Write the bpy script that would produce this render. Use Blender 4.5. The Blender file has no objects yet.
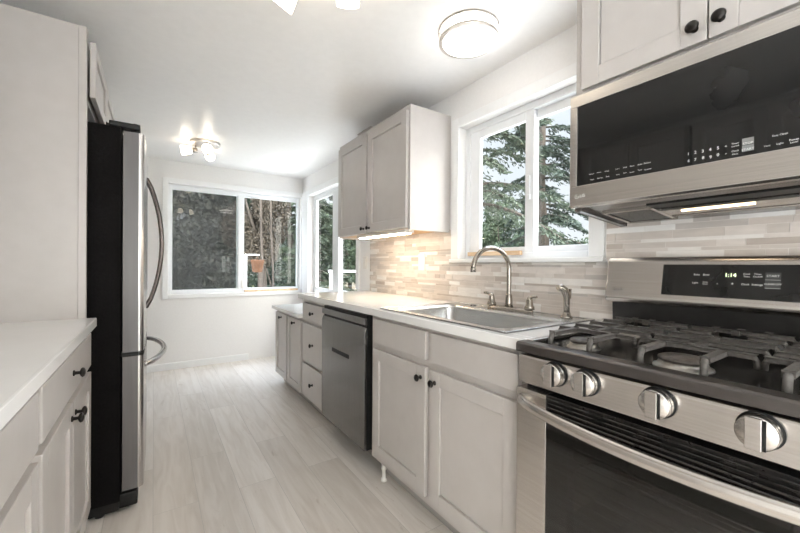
import bpy, bmesh, math, random
import numpy as np
from mathutils import Vector, Matrix

SC = bpy.context.scene
COL = SC.collection
random.seed(11)
RNG = np.random.default_rng(7)

# ------------------------------------------------------------------ camera
cam_d = bpy.data.cameras.new('camera')
cam = bpy.data.objects.new('camera', cam_d)
COL.objects.link(cam)
SC.camera = cam
YAW, PITCH, ROLL = math.radians(34.066), math.radians(-0.217), math.radians(-0.382)
fw = Vector((math.sin(YAW) * math.cos(PITCH), math.cos(YAW) * math.cos(PITCH), math.sin(PITCH)))
rt0 = Vector((math.cos(YAW), -math.sin(YAW), 0))
up0 = rt0.cross(fw)
rt = rt0 * math.cos(ROLL) - up0 * math.sin(ROLL)
up = rt0 * math.sin(ROLL) + up0 * math.cos(ROLL)
m3 = Matrix((rt, up, -fw)).transposed()
cam.matrix_world = Matrix.Translation((0, 0, 1.1448)) @ m3.to_4x4()
cam_d.sensor_width = 36
cam_d.lens = 363.8 / 800 * 36
cam_d.clip_start = 0.02
cam_d.clip_end = 200

# ------------------------------------------------------------------ world, exposure
world = bpy.data.worlds.new('overcast_sky')
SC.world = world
world.use_nodes = True
wn = world.node_tree
wn.nodes.clear()
wo = wn.nodes.new('ShaderNodeOutputWorld')
wb = wn.nodes.new('ShaderNodeBackground')
wr = wn.nodes.new('ShaderNodeValToRGB')
wt = wn.nodes.new('ShaderNodeTexCoord')
ws = wn.nodes.new('ShaderNodeSeparateXYZ')
wn.links.new(wt.outputs['Generated'], ws.inputs[0])
wn.links.new(ws.outputs['Z'], wr.inputs[0])
# the sky behind the camera is made brighter and warmer, as added fill light
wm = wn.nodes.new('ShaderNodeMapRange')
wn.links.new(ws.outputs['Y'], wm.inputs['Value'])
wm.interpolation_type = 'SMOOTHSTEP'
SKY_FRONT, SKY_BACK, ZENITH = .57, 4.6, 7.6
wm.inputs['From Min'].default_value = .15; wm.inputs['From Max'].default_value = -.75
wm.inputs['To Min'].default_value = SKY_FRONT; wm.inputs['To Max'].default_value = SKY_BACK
wz = wn.nodes.new('ShaderNodeMapRange'); wz.interpolation_type = 'SMOOTHSTEP'   # zenith raised well past overcast, to add light on the ceiling
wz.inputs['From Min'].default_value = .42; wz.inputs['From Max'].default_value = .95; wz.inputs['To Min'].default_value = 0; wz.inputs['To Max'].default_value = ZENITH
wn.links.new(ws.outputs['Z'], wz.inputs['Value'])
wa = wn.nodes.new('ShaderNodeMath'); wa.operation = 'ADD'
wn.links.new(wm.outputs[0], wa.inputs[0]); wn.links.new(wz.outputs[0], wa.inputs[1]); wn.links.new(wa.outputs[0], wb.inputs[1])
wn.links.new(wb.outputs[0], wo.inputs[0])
wr.color_ramp.elements[0].color = (.93, .95, 1.0, 1)
wr.color_ramp.elements[1].color = (.68, .79, 1.0, 1)
wc = wn.nodes.new('ShaderNodeMix'); wc.data_type = 'RGBA'; wc.inputs[7].default_value = (1.0, .955, .918, 1)
wk = wn.nodes.new('ShaderNodeMapRange'); wk.inputs['From Min'].default_value = .1; wk.inputs['From Max'].default_value = -.5
wn.links.new(ws.outputs['Y'], wk.inputs['Value']); wn.links.new(wk.outputs[0], wc.inputs[0]); wn.links.new(wr.outputs[0], wc.inputs[6])
wn.links.new(wc.outputs[2], wb.inputs[0])
FLUSH_E, SHADE_E, STRIP_E, HOOD_E = 3.6, 4, 20, 3
SC.view_settings.view_transform = 'Standard'
SC.view_settings.look = 'None'
SC.view_settings.gamma = 1
SC.view_settings.use_curve_mapping = False
SC.view_settings.exposure = 0.98

# ------------------------------------------------------------------ materials
def mat(name, col, rough=.5, metal=0, spec=.5, emit=None, es=0, coat=0):
    m = bpy.data.materials.new(name)
    m.use_nodes = True
    b = m.node_tree.nodes['Principled BSDF']
    b.inputs['Base Color'].default_value = (*col, 1)
    b.inputs['Roughness'].default_value = rough
    b.inputs['Metallic'].default_value = metal
    b.inputs['Specular IOR Level'].default_value = spec
    if coat:
        b.inputs['Coat Weight'].default_value = coat
        b.inputs['Coat Roughness'].default_value = .08
    if emit:
        b.inputs['Emission Color'].default_value = (*emit, 1)
        b.inputs['Emission Strength'].default_value = es
    return m

def N(m, t):
    return m.node_tree.nodes.new(t)

def noise_vary(m, c1, c2, scale=(8, 8, 8), detail=4, lo=.35, hi=.65, bump=0, nscale=1.0):
    """mix two colours by a stretched object-space noise"""
    nt = m.node_tree
    b = nt.nodes['Principled BSDF']
    tc = N(m, 'ShaderNodeTexCoord'); mp = N(m, 'ShaderNodeMapping')
    no = N(m, 'ShaderNodeTexNoise'); cr = N(m, 'ShaderNodeValToRGB')
    mp.inputs['Scale'].default_value = scale
    no.inputs['Scale'].default_value = nscale
    no.inputs['Detail'].default_value = detail
    nt.links.new(tc.outputs['Object'], mp.inputs[0]); nt.links.new(mp.outputs[0], no.inputs['Vector'])
    nt.links.new(no.outputs['Fac'], cr.inputs[0])
    cr.color_ramp.elements[0].position = lo; cr.color_ramp.elements[1].position = hi
    cr.color_ramp.elements[0].color = (*c1, 1); cr.color_ramp.elements[1].color = (*c2, 1)
    nt.links.new(cr.outputs[0], b.inputs['Base Color'])
    if bump:
        bp = N(m, 'ShaderNodeBump'); bp.inputs['Strength'].default_value = bump
        bp.inputs['Distance'].default_value = .002
        nt.links.new(no.outputs['Fac'], bp.inputs['Height']); nt.links.new(bp.outputs[0], b.inputs['Normal'])
    return m

M = {}
M['wall'] = noise_vary(mat('wall_paint', (.84, .825, .81), .5), (.83, .815, .80), (.85, .835, .82), (60, 60, 60), bump=.06)
M['ceiling'] = noise_vary(mat('ceiling_paint', (.875, .86, .845), .32), (.865, .85, .835), (.885, .87, .855), (25, 25, 25), bump=.05)
M['trim'] = noise_vary(mat('white_trim_paint', (.86, .86, .855), .35), (.85, .85, .845), (.87, .87, .865), (20, 20, 20))
M['vinyl'] = noise_vary(mat('white_vinyl', (.84, .85, .86), .3), (.83, .84, .85), (.85, .86, .87), (20, 20, 20))
M['cab'] = noise_vary(mat('greige_cabinet_paint', (.53, .495, .47), .30), (.52, .485, .46), (.54, .505, .48), (15, 15, 15))
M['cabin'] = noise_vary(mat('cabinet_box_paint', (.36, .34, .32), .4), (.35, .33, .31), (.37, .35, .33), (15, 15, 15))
M['rawwood'] = noise_vary(mat('raw_birch_wood', (.72, .50, .28), .5), (.62, .38, .17), (.74, .50, .27), (4, 40, 40))
M['stick'] = noise_vary(mat('pine_stick', (.72, .52, .33), .55), (.60, .40, .24), (.74, .55, .36), (30, 5, 30))
M['quartz'] = noise_vary(mat('white_quartz', (.84, .83, .815), .16), (.82, .81, .795), (.855, .845, .83), (6, 6, 6), detail=8)
M['black_metal'] = noise_vary(mat('oil_rubbed_bronze', (.02, .018, .016), .32, .7), (.015, .013, .012), (.035, .03, .028), (90, 90, 90))
M['black_plastic'] = noise_vary(mat('black_plastic', (.012, .012, .012), .4, spec=.25), (.010, .010, .010), (.016, .016, .016), (50, 50, 50))
M['black_side'] = noise_vary(mat('black_textured_steel', (.005, .0045, .0045), .6, spec=.06), (.004, .0036, .0036), (.008, .007, .007), (120, 120, 120), bump=.3)
M['enamel'] = noise_vary(mat('black_enamel', (.014, .013, .012), .12, spec=.6), (.010, .010, .010), (.02, .018, .017), (30, 30, 30))
M['base_enamel'] = noise_vary(mat('satin_black_enamel', (.016, .015, .014), .3, spec=.6), (.012, .011, .011), (.02, .019, .018), (30, 30, 30))
M['tray'] = noise_vary(mat('black_tray_enamel', (.006, .006, .006), .22, spec=.3), (.004, .004, .004), (.009, .008, .008), (30, 30, 30))
M['iron'] = noise_vary(mat('cast_iron', (.085, .078, .072), .5), (.065, .06, .055), (.11, .10, .093), (120, 120, 120), bump=.2)
M['burner'] = noise_vary(mat('burner_cap', (.08, .068, .058), .55), (.055, .046, .04), (.13, .11, .095), (60, 60, 60), bump=.1)
M['burner_base'] = noise_vary(mat('dull_aluminium', (.30, .28, .26), .38, 1), (.25, .235, .22), (.36, .34, .31), (60, 60, 60))
M['chrome'] = noise_vary(mat('polished_chrome', (.72, .70, .68), .12, 1), (.70, .68, .66), (.75, .73, .71), (20, 20, 20))
M['nickel'] = noise_vary(mat('brushed_nickel', (.38, .345, .305), .24, 1), (.35, .32, .28), (.41, .37, .33), (60, 60, 200))
def steel(name, c, rough, scale):
    a = tuple(x * .95 for x in c); b2 = tuple(min(1, x * 1.05) for x in c)
    m = noise_vary(mat(name, c, rough, 1), a, b2, scale, detail=2)
    m.node_tree.nodes['Principled BSDF'].inputs['Anisotropic'].default_value = .5
    return m
M['steel'] = steel('brushed_stainless', (.60, .57, .54), .27, (6, 2, 260))
M['steel_v'] = steel('brushed_stainless_vertical', (.55, .53, .52), .26, (200, 200, 2))
M['dark_steel'] = steel('dark_stainless', (.26, .25, .245), .22, (6, 2, 260))
M['lip_steel'] = steel('black_stainless', (.13, .12, .115), .3, (6, 2, 260))
M['handle_steel'] = steel('handle_dark_steel', (.12, .105, .10), .25, (60, 60, 60))
M['ring_nickel'] = steel('satin_nickel', (.66, .62, .58), .4, (30, 30, 30))
M['door_edge'] = noise_vary(mat('fridge_door_edge', (.13, .122, .12), .35, .25), (.12, .113, .11), (.14, .131, .13), (40, 40, 2))
M['dw_steel'] = steel('dishwasher_stainless', (.235, .23, .225), .14, (4, 200, 4))
M['sinksteel'] = steel('sink_stainless', (.62, .62, .61), .26, (120, 4, 60))
M['panel_glass'] = noise_vary(mat('black_glass', (.012, .012, .012), .045, spec=.45), (.011, .011, .011), (.013, .013, .013), (5, 5, 5))
M['mark'] = noise_vary(mat('white_print', (.78, .78, .76), .5), (.76, .76, .74), (.8, .8, .78), (20, 20, 20))
M['mark_grey'] = noise_vary(mat('grey_print', (.35, .35, .34), .5), (.33, .33, .32), (.37, .37, .36), (20, 20, 20))
M['key'] = noise_vary(mat('grey_key', (.05, .05, .05), .35, spec=.2), (.045, .045, .045), (.055, .055, .055), (20, 20, 20))
M['key_light'] = noise_vary(mat('light_grey_key', (.22, .22, .22), .4), (.2, .2, .2), (.24, .24, .24), (20, 20, 20))
M['led'] = mat('clock_digits', (.8, .9, .6), .5, emit=(.85, 1.0, .55), es=1.6)
M['flush_lamp'] = mat('lamp_diffuser', (.9, .9, .9), .4, emit=(1.0, .955, .90), es=FLUSH_E)
M['shade_lamp'] = mat('frosted_shade_glow', (.9, .9, .9), .4, emit=(1.0, .87, .70), es=SHADE_E)
M['strip_lamp'] = mat('cabinet_strip_glow', (.9, .9, .9), .4, emit=(1.0, .83, .62), es=STRIP_E)
M['hood_lamp'] = mat('cooktop_lamp_glow', (.9, .9, .9), .4, emit=(1.0, .72, .42), es=HOOD_E)
M['plastic'] = noise_vary(mat('white_plastic', (.80, .77, .73), .35), (.79, .76, .72), (.81, .78, .74), (20, 20, 20))
M['filter'] = noise_vary(mat('grease_filter', (.10, .10, .10), .4, .7), (.03, .03, .03), (.14, .14, .14), (260, 260, 260), lo=.45, hi=.55)
M['grout'] = noise_vary(mat('grout', (.70, .66, .62), .8), (.68, .64, .60), (.72, .68, .64), (80, 80, 80))
TILE = []
for i, (c, r) in enumerate([((.59, .53, .485), .30), ((.69, .635, .59), .22), ((.78, .745, .71), .15), ((.46, .40, .355), .35),
                            ((.60, .545, .50), .26), ((.82, .80, .775), .10), ((.51, .47, .44), .30)]):
    a = tuple(x * .95 for x in c); b2 = tuple(min(.9, x * 1.05) for x in c)
    TILE.append(noise_vary(mat('mosaic_tile_%s' % 'abcdefg'[i], c, r), a, b2, (20, 14, 60), detail=5))

def glass(name, tint=(1, 1, 1), refl=1.0, ior=1.5):
    m = bpy.data.materials.new(name); m.use_nodes = True
    nt = m.node_tree; nt.nodes.clear()
    o = N(m, 'ShaderNodeOutputMaterial'); mx = N(m, 'ShaderNodeMixShader')
    t = N(m, 'ShaderNodeBsdfTransparent'); g = N(m, 'ShaderNodeBsdfGlossy'); f = N(m, 'ShaderNodeFresnel')
    t.inputs[0].default_value = (*tint, 1); g.inputs['Roughness'].default_value = .01
    f.inputs[0].default_value = ior
    mu = N(m, 'ShaderNodeMath'); mu.operation = 'MULTIPLY'; mu.inputs[1].default_value = refl
    ge = N(m, 'ShaderNodeNewGeometry'); iv = N(m, 'ShaderNodeMath'); iv.operation = 'SUBTRACT'; iv.inputs[0].default_value = 1
    m2 = N(m, 'ShaderNodeMath'); m2.operation = 'MULTIPLY'
    nt.links.new(ge.outputs['Backfacing'], iv.inputs[1])
    nt.links.new(f.outputs[0], mu.inputs[0]); nt.links.new(mu.outputs[0], m2.inputs[0]); nt.links.new(iv.outputs[0], m2.inputs[1]); nt.links.new(m2.outputs[0], mx.inputs[0])
    nt.links.new(t.outputs[0], mx.inputs[1]); nt.links.new(g.outputs[0], mx.inputs[2]); nt.links.new(mx.outputs[0], o.inputs[0])
    return m
M['glass'] = glass('window_glass', (.96, .98, .97))
M['oven_glass'] = glass('tinted_oven_glass', (.5, .5, .49), 1.0, 1.75)
M['lamp_glass'] = glass('clear_lamp_glass', (.97, .97, .97))

def screen_mat():
    m = bpy.data.materials.new('insect_screen_mesh'); m.use_nodes = True
    nt = m.node_tree; nt.nodes.clear()
    o = N(m, 'ShaderNodeOutputMaterial'); mx = N(m, 'ShaderNodeMixShader')
    t = N(m, 'ShaderNodeBsdfTransparent'); d = N(m, 'ShaderNodeBsdfDiffuse')
    tr = N(m, 'ShaderNodeBsdfTranslucent'); ad = N(m, 'ShaderNodeMixShader'); ad.inputs[0].default_value = .4
    d.inputs[0].default_value = (.04, .04, .04, 1); tr.inputs[0].default_value = (.04, .04, .04, 1)
    mx.inputs[0].default_value = .42
    nt.links.new(d.outputs[0], ad.inputs[1]); nt.links.new(tr.outputs[0], ad.inputs[2])
    nt.links.new(t.outputs[0], mx.inputs[1]); nt.links.new(ad.outputs[0], mx.inputs[2]); nt.links.new(mx.outputs[0], o.inputs[0])
    return m
M['screen'] = screen_mat()

def floor_mat():
    m = bpy.data.materials.new('light_oak_plank_floor'); m.use_nodes = True
    nt = m.node_tree; b = nt.nodes['Principled BSDF']
    L = nt.links.new
    tc = N(m, 'ShaderNodeTexCoord'); sp = N(m, 'ShaderNodeSeparateXYZ'); cb = N(m, 'ShaderNodeCombineXYZ')
    L(tc.outputs['Object'], sp.inputs[0]); L(sp.outputs['Y'], cb.inputs['X']); L(sp.outputs['X'], cb.inputs['Y'])
    br = N(m, 'ShaderNodeTexBrick')
    br.offset = .37; br.offset_frequency = 2
    for k, v in (('Scale', 1), ('Mortar Size', .0012), ('Mortar Smooth', .4), ('Bias', 0), ('Brick Width', 1.22), ('Row Height', .182)):
        br.inputs[k].default_value = v
    br.inputs['Color1'].default_value = (0, 0, 0, 1); br.inputs['Color2'].default_value = (1, 1, 1, 1)
    br.inputs['Mortar'].default_value = (.5, .5, .5, 1)
    L(cb.outputs[0], br.inputs['Vector'])
    # plank tone
    cr = N(m, 'ShaderNodeValToRGB')
    cr.color_ramp.elements[0].color = (.68, .63, .58, 1); cr.color_ramp.elements[1].color = (.80, .755, .71, 1)
    L(br.outputs['Color'], cr.inputs[0])
    # grain, shifted per plank
    sc = N(m, 'ShaderNodeVectorMath'); sc.operation = 'MULTIPLY'; sc.inputs[1].default_value = (1.6, 16, 1)
    L(cb.outputs[0], sc.inputs[0])
    ad = N(m, 'ShaderNodeVectorMath'); ad.operation = 'MULTIPLY_ADD'; ad.inputs[1].default_value = (17, 9, 5)
    L(br.outputs['Color'], ad.inputs[0]); L(sc.outputs[0], ad.inputs[2])
    no = N(m, 'ShaderNodeTexNoise'); no.inputs['Scale'].default_value = 1.6; no.inputs['Detail'].default_value = 8
    no.inputs['Distortion'].default_value = 1.0
    L(ad.outputs[0], no.inputs['Vector'])
    c2 = N(m, 'ShaderNodeValToRGB')
    c2.color_ramp.elements[0].position = .28; c2.color_ramp.elements[1].position = .62
    c2.color_ramp.elements[0].color = (.88, .855, .83, 1); c2.color_ramp.elements[1].color = (1.03, 1.03, 1.03, 1)
    L(no.outputs['Fac'], c2.inputs[0])
    mu = N(m, 'ShaderNodeMix'); mu.data_type = 'RGBA'; mu.blend_type = 'MULTIPLY'; mu.inputs[0].default_value = 1
    L(cr.outputs[0], mu.inputs[6]); L(c2.outputs[0], mu.inputs[7])
    # knots and smudgy cracks
    n2 = N(m, 'ShaderNodeTexNoise'); n2.inputs['Scale'].default_value = 3.1; n2.inputs['Detail'].default_value = 10
    n2.inputs['Roughness'].default_value = .7; n2.inputs['Distortion'].default_value = 2.0
    s2 = N(m, 'ShaderNodeVectorMath'); s2.operation = 'MULTIPLY'; s2.inputs[1].default_value = (1, 3.0, 1)
    L(cb.outputs[0], s2.inputs[0]); L(s2.outputs[0], n2.inputs['Vector'])
    c3 = N(m, 'ShaderNodeValToRGB')
    c3.color_ramp.elements[0].position = .27; c3.color_ramp.elements[1].position = .38
    c3.color_ramp.elements[0].color = (.72, .67, .62, 1); c3.color_ramp.elements[1].color = (1, 1, 1, 1)
    L(n2.outputs['Fac'], c3.inputs[0])
    m2 = N(m, 'ShaderNodeMix'); m2.data_type = 'RGBA'; m2.blend_type = 'MULTIPLY'; m2.inputs[0].default_value = 1
    L(mu.outputs[2], m2.inputs[6]); L(c3.outputs[0], m2.inputs[7])
    # seams
    m4 = N(m, 'ShaderNodeMix'); m4.data_type = 'RGBA'
    m4.inputs[7].default_value = (.50, .465, .43, 1)
    L(br.outputs['Fac'], m4.inputs[0]); L(m2.outputs[2], m4.inputs[6])
    L(m4.outputs[2], b.inputs['Base Color'])
    b.inputs['Roughness'].default_value = .36
    bp = N(m, 'ShaderNodeBump'); bp.inputs['Strength'].default_value = .25; bp.inputs['Distance'].default_value = .002
    iv = N(m, 'ShaderNodeMath'); iv.operation = 'SUBTRACT'; iv.inputs[0].default_value = 1
    L(br.outputs['Fac'], iv.inputs[1]); L(iv.outputs[0], bp.inputs['Height']); L(bp.outputs[0], b.inputs['Normal'])
    return m
M['floor'] = floor_mat()

def leaf_mat(name, c1, c2):
    m = mat(name, c1, .6, spec=.25)
    nt = m.node_tree; b = nt.nodes['Principled BSDF']
    g = N(m, 'ShaderNodeNewGeometry'); cr = N(m, 'ShaderNodeValToRGB')
    cr.color_ramp.elements[0].color = (*c1, 1); cr.color_ramp.elements[1].color = (*c2, 1)
    nt.links.new(g.outputs['Random Per Island'], cr.inputs[0]); nt.links.new(cr.outputs[0], b.inputs['Base Color'])
    return m
M['leaf_cedar'] = leaf_mat('cedar_foliage', (.028, .042, .028), (.085, .105, .075))
M['leaf_fir'] = leaf_mat('fir_foliage', (.016, .027, .021), (.055, .075, .056))
M['leaf_green'] = leaf_mat('green_foliage', (.028, .048, .028), (.10, .135, .08))
M['leaf_dark'] = leaf_mat('dark_hedge_foliage', (.010, .012, .009), (.105, .108, .088))
M['leaf_brown'] = leaf_mat('brown_foliage', (.03, .026, .02), (.12, .10, .078))
M['bark'] = noise_vary(mat('bark', (.055, .043, .034), .9), (.03, .024, .02), (.085, .07, .058), (18, 18, 3), bump=.6)
M['grass'] = noise_vary(mat('lawn', (.05, .07, .03), .9), (.035, .05, .02), (.09, .10, .05), (3, 3, 3), detail=8)
M['bounce_ground'] = noise_vary(mat('pale_bounce_concrete', (.78, .77, .75), .8), (.74, .73, .71), (.82, .81, .79), (4, 4, 4), detail=8)  # pale unseen ground, added to bounce daylight up to the ceiling
M['fence'] = noise_vary(mat('weathered_fence', (.30, .26, .22), .8), (.22, .19, .16), (.38, .34, .29), (3, 12, 3))
M['terracotta'] = noise_vary(mat('terracotta', (.10, .04, .014), .8), (.08, .03, .01), (.12, .05, .02), (12, 12, 12))

# ------------------------------------------------------------------ mesh helpers
class MB:
    def __init__(s):
        s.bm = bmesh.new()
    def box(s, x0, x1, y0, y1, z0, z1, bev=0, seg=2, mi=0):
        t = bmesh.new()
        bmesh.ops.create_cube(t, size=1)
        sx, sy, sz = abs(x1 - x0), abs(y1 - y0), abs(z1 - z0)
        for v in t.verts:
            v.co = Vector((v.co.x * sx + (x0 + x1) / 2, v.co.y * sy + (y0 + y1) / 2, v.co.z * sz + (z0 + z1) / 2))
        if bev:
            bmesh.ops.bevel(t, geom=t.edges[:], offset=min(bev, .45 * min(sx, sy, sz)), segments=seg, affect='EDGES', profile=.5)
        s._merge(t, mi); return s
    def _merge(s, t, mi=0):
        mp = {}
        for v in t.verts:
            mp[v] = s.bm.verts.new(v.co)
        for f in t.faces:
            try:
                nf = s.bm.faces.new([mp[v] for v in f.verts]); nf.material_index = mi; nf.smooth = f.smooth
            except ValueError:
                pass
        t.free()
    def obox(s, c, ax, ay, az, bev=0, mi=0, seg=2):
        """oriented box: centre and three half-extent vectors"""
        t = bmesh.new(); bmesh.ops.create_cube(t, size=2)
        c = Vector(c); ax, ay, az = Vector(ax), Vector(ay), Vector(az)
        for v in t.verts:
            v.co = c + ax * v.co.x + ay * v.co.y + az * v.co.z
        if bev:
            bmesh.ops.bevel(t, geom=t.edges[:], offset=bev, segments=seg, affect='EDGES', profile=.5)
        bmesh.ops.recalc_face_normals(t, faces=t.faces[:])
        s._merge(t, mi); return s
    def prism(s, pts, a0, a1, axis='Y', bev=0, smooth=False, mi=0):
        """extrude a 2-D outline; axis Y: pts are (x,z); X: (y,z); Z: (x,y)"""
        t = bmesh.new()
        def P(p, a):
            return {'Y': (p[0], a, p[1]), 'X': (a, p[0], p[1]), 'Z': (p[0], p[1], a)}[axis]
        A = [t.verts.new(P(p, a0)) for p in pts]; B = [t.verts.new(P(p, a1)) for p in pts]
        n = len(pts)
        t.faces.new(A); t.faces.new(B)
        for i in range(n):
            f = t.faces.new((A[i], A[(i + 1) % n], B[(i + 1) % n], B[i])); f.smooth = smooth
        bmesh.ops.recalc_face_normals(t, faces=t.faces[:])
        if bev:
            bmesh.ops.bevel(t, geom=t.edges[:], offset=bev, segments=2, affect='EDGES', profile=.5)
        s._merge(t, mi); return s
    def lathe(s, base, axis, prof, n=24, mi=0, smooth=True, sx=1, sy=1):
        """profile [(radius, height)] revolved about axis through base"""
        base = Vector(base); a = Vector(axis).normalized()
        u = a.orthogonal().normalized()
        if abs(a.z) > .99: u = Vector((1, 0, 0))
        w = a.cross(u)
        t = bmesh.new(); rings = []
        for r, h in prof:
            if r < 1e-6:
                rings.append([t.verts.new(base + a * h)])
            else:
                rings.append([t.verts.new(base + a * h + u * (r * sx * math.cos(2 * math.pi * k / n)) + w * (r * sy * math.sin(2 * math.pi * k / n))) for k in range(n)])
        for i in range(len(rings) - 1):
            A, B = rings[i], rings[i + 1]
            for k in range(n):
                k2 = (k + 1) % n
                if len(A) == 1 and len(B) == 1: continue
                if len(A) == 1: f = t.faces.new((A[0], B[k], B[k2]))
                elif len(B) == 1: f = t.faces.new((A[k], A[k2], B[0]))
                else: f = t.faces.new((A[k], A[k2], B[k2], B[k]))
                f.smooth = smooth
        for R in (rings[0], rings[-1]):
            if len(R) > 1: t.faces.new(R)
        bmesh.ops.recalc_face_normals(t, faces=t.faces[:])
        s._merge(t, mi); return s
    def tube(s, pts, r, n=12, mi=0, flat=1.0, rs=None, upv=(0, 0, 1)):
        pts = [Vector(p) for p in pts]
        t = bmesh.new(); rings = []
        pu = None
        for i, p in enumerate(pts):
            d = (pts[min(i + 1, len(pts) - 1)] - pts[max(i - 1, 0)]).normalized()
            if pu is None:
                pu = Vector(upv)
                if abs(pu.dot(d)) > .95: pu = Vector((1, 0, 0)) if abs(d.x) < .9 else Vector((0, 1, 0))
            w = d.cross(pu).normalized(); pu = w.cross(d).normalized()
            rr = rs[i] if rs else r
            rings.append([t.verts.new(p + pu * (rr * math.cos(2 * math.pi * k / n)) + w * (rr * flat * math.sin(2 * math.pi * k / n))) for k in range(n)])
        for A, B in zip(rings, rings[1:]):
            for k in range(n):
                f = t.faces.new((A[k], A[(k + 1) % n], B[(k + 1) % n], B[k])); f.smooth = True
        t.faces.new(rings[0]); t.faces.new(rings[-1])
        bmesh.ops.recalc_face_normals(t, faces=t.faces[:])
        s._merge(t, mi); return s
    def build(s, name, mats, parent=None):
        off = Vector((0, 0, 0)); p = parent
        while p is not None:
            off += p.location; p = p.parent
        if off.length:
            bmesh.ops.translate(s.bm, verts=s.bm.verts[:], vec=-off)
        me = bpy.data.meshes.new(name); s.bm.to_mesh(me); s.bm.free()
        for m in (mats if isinstance(mats, (list, tuple)) else [mats]):
            me.materials.append(m)
        o = bpy.data.objects.new(name, me); COL.objects.link(o); o.parent = parent
        return o

def thing(name, label, cat, loc, group=None):
    o = bpy.data.objects.new(name, None); COL.objects.link(o)
    o.location = loc; o.empty_display_size = .05
    o['label'] = label; o['category'] = cat
    if group: o['group'] = group
    return o
def tag(o, label, cat, group=None):
    o['label'] = label; o['category'] = cat
    if group: o['group'] = group
    return o
def structure(o):
    o['kind'] = 'structure'; return o
def sempty(name, loc):
    o = bpy.data.objects.new(name, None); COL.objects.link(o); o.location = loc
    return structure(o)

_txt_cache = {}
def text_polys(s, size):
    cu = bpy.data.curves.new('t', 'FONT'); cu.body = s; cu.size = size; cu.align_x = 'CENTER'; cu.align_y = 'CENTER'
    cu.resolution_u = 2
    ob = bpy.data.objects.new('t', cu); COL.objects.link(ob)
    me = bpy.data.meshes.new_from_object(ob)
    v = [tuple(x.co) for x in me.vertices]; f = [tuple(p.vertices) for p in me.polygons]
    bpy.data.objects.remove(ob); bpy.data.curves.remove(cu); bpy.data.meshes.remove(me)
    return v, f
def text_into(mb, s, size, org, right, upv, sx=1.0):
    """letters lying on the plane through org"""
    v, f = text_polys(s, size)
    org, right, upv = Vector(org), Vector(right).normalized(), Vector(upv).normalized()
    vs = [mb.bm.verts.new(org + right * (a * sx) + upv * b) for a, b, c in v]
    for p in f:
        try: mb.bm.faces.new([vs[i] for i in p])
        except ValueError: pass
def logo_into(mb, org, right, upv, r):
    """round face badge with two letters beside it"""
    org, right, upv = Vector(org), Vector(right).normalized(), Vector(upv).normalized()
    n = 28
    def ring(r0, r1, a0, a1, k):
        pr = None
        for i in range(k + 1):
            a = a0 + (a1 - a0) * i / k
            d = right * math.cos(a) + upv * math.sin(a)
            cur = (mb.bm.verts.new(org + d * r0), mb.bm.verts.new(org + d * r1))
            if pr: mb.bm.faces.new((pr[0], pr[1], cur[1], cur[0]))
            pr = cur
    ring(r * .86, r, math.radians(80), math.radians(360), n)
    def rect(x0, x1, y0, y1):
        mb.bm.faces.new([mb.bm.verts.new(org + right * a + upv * b) for a, b in ((x0, y0), (x1, y0), (x1, y1), (x0, y1))])
    rect(-.07 * r, .07 * r, -.45 * r, .5 * r); rect(-.07 * r, .35 * r, -.45 * r, -.32 * r)
    rect(.45 * r, .93 * r, -.06 * r, .08 * r)
    rect(-.5 * r, -.32 * r, .25 * r, .45 * r)
    text_into(mb, 'LG', r * 2.0, org + right * (r * 2.6), right, upv)

# ------------------------------------------------------------------ room shell
XW, YE, ZC, XL, YB = 1.60, 4.63, 2.255, -.88, -3.1
structure(MB().box(XL - .12, XW + .12, YB - .12, YE + .12, -.1, 0).build('floor', M['floor']))
structure(MB().box(XL - .12, XW + .12, YB - .12, YE + .12, ZC, ZC + .1).build('ceiling', M['ceiling']))
def wall_with_holes(name, axis, c0, c1, a0, a1, holes):
    """one wall as a grid of blocks round its openings (a0,a1,z0,z1)"""
    mb = MB()
    A = sorted({a0, a1} | {h[0] for h in holes} | {h[1] for h in holes})
    Z = sorted({0, ZC} | {h[2] for h in holes} | {h[3] for h in holes})
    for p, q in zip(A, A[1:]):
        run = None
        for r, t in zip(Z, Z[1:]):
            inside = any(h[0] <= p and q <= h[1] and h[2] <= r and t <= h[3] for h in holes)
            if inside: continue
            if axis == 'X': mb.box(c0, c1, p, q, r, t)
            else: mb.box(p, q, c0, c1, r, t)
    bmesh.ops.remove_doubles(mb.bm, verts=mb.bm.verts[:], dist=1e-5)
    return structure(mb.build(name, M['wall']))
W2 = (.865, 1.70, 1.18, 2.015)
W3 = (3.09, 4.40, .80, 2.00)
W1 = (.125, 1.575, .81, 2.01)
WB = (-.78, .30, .10, 2.12)  # this and the next two: openings for the added fill windows
WR = (-2.9, -.75, .10, 2.12)
WL = (-2.9, -.85, .10, 2.12)
wall_with_holes('wall_right', 'X', XW, XW + .12, YB, YE, [W2, W3, WR])
wall_with_holes('wall_end', 'Y', YE, YE + .12, XL, XW, [W1])
wall_with_holes('wall_left', 'X', XL - .12, XL, YB, YE, [WL])
wall_with_holes('wall_back', 'Y', YB - .12, YB, XL, XW, [WB])
structure(MB().box(-.88, .94, YE - .014, YE, 0, .075, .004).build('baseboard_end', M['trim']))
structure(MB().box(1.585, 1.6, 3.60, YE - .014, 0, .075, .004).build('baseboard_right', M['trim']))

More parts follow.
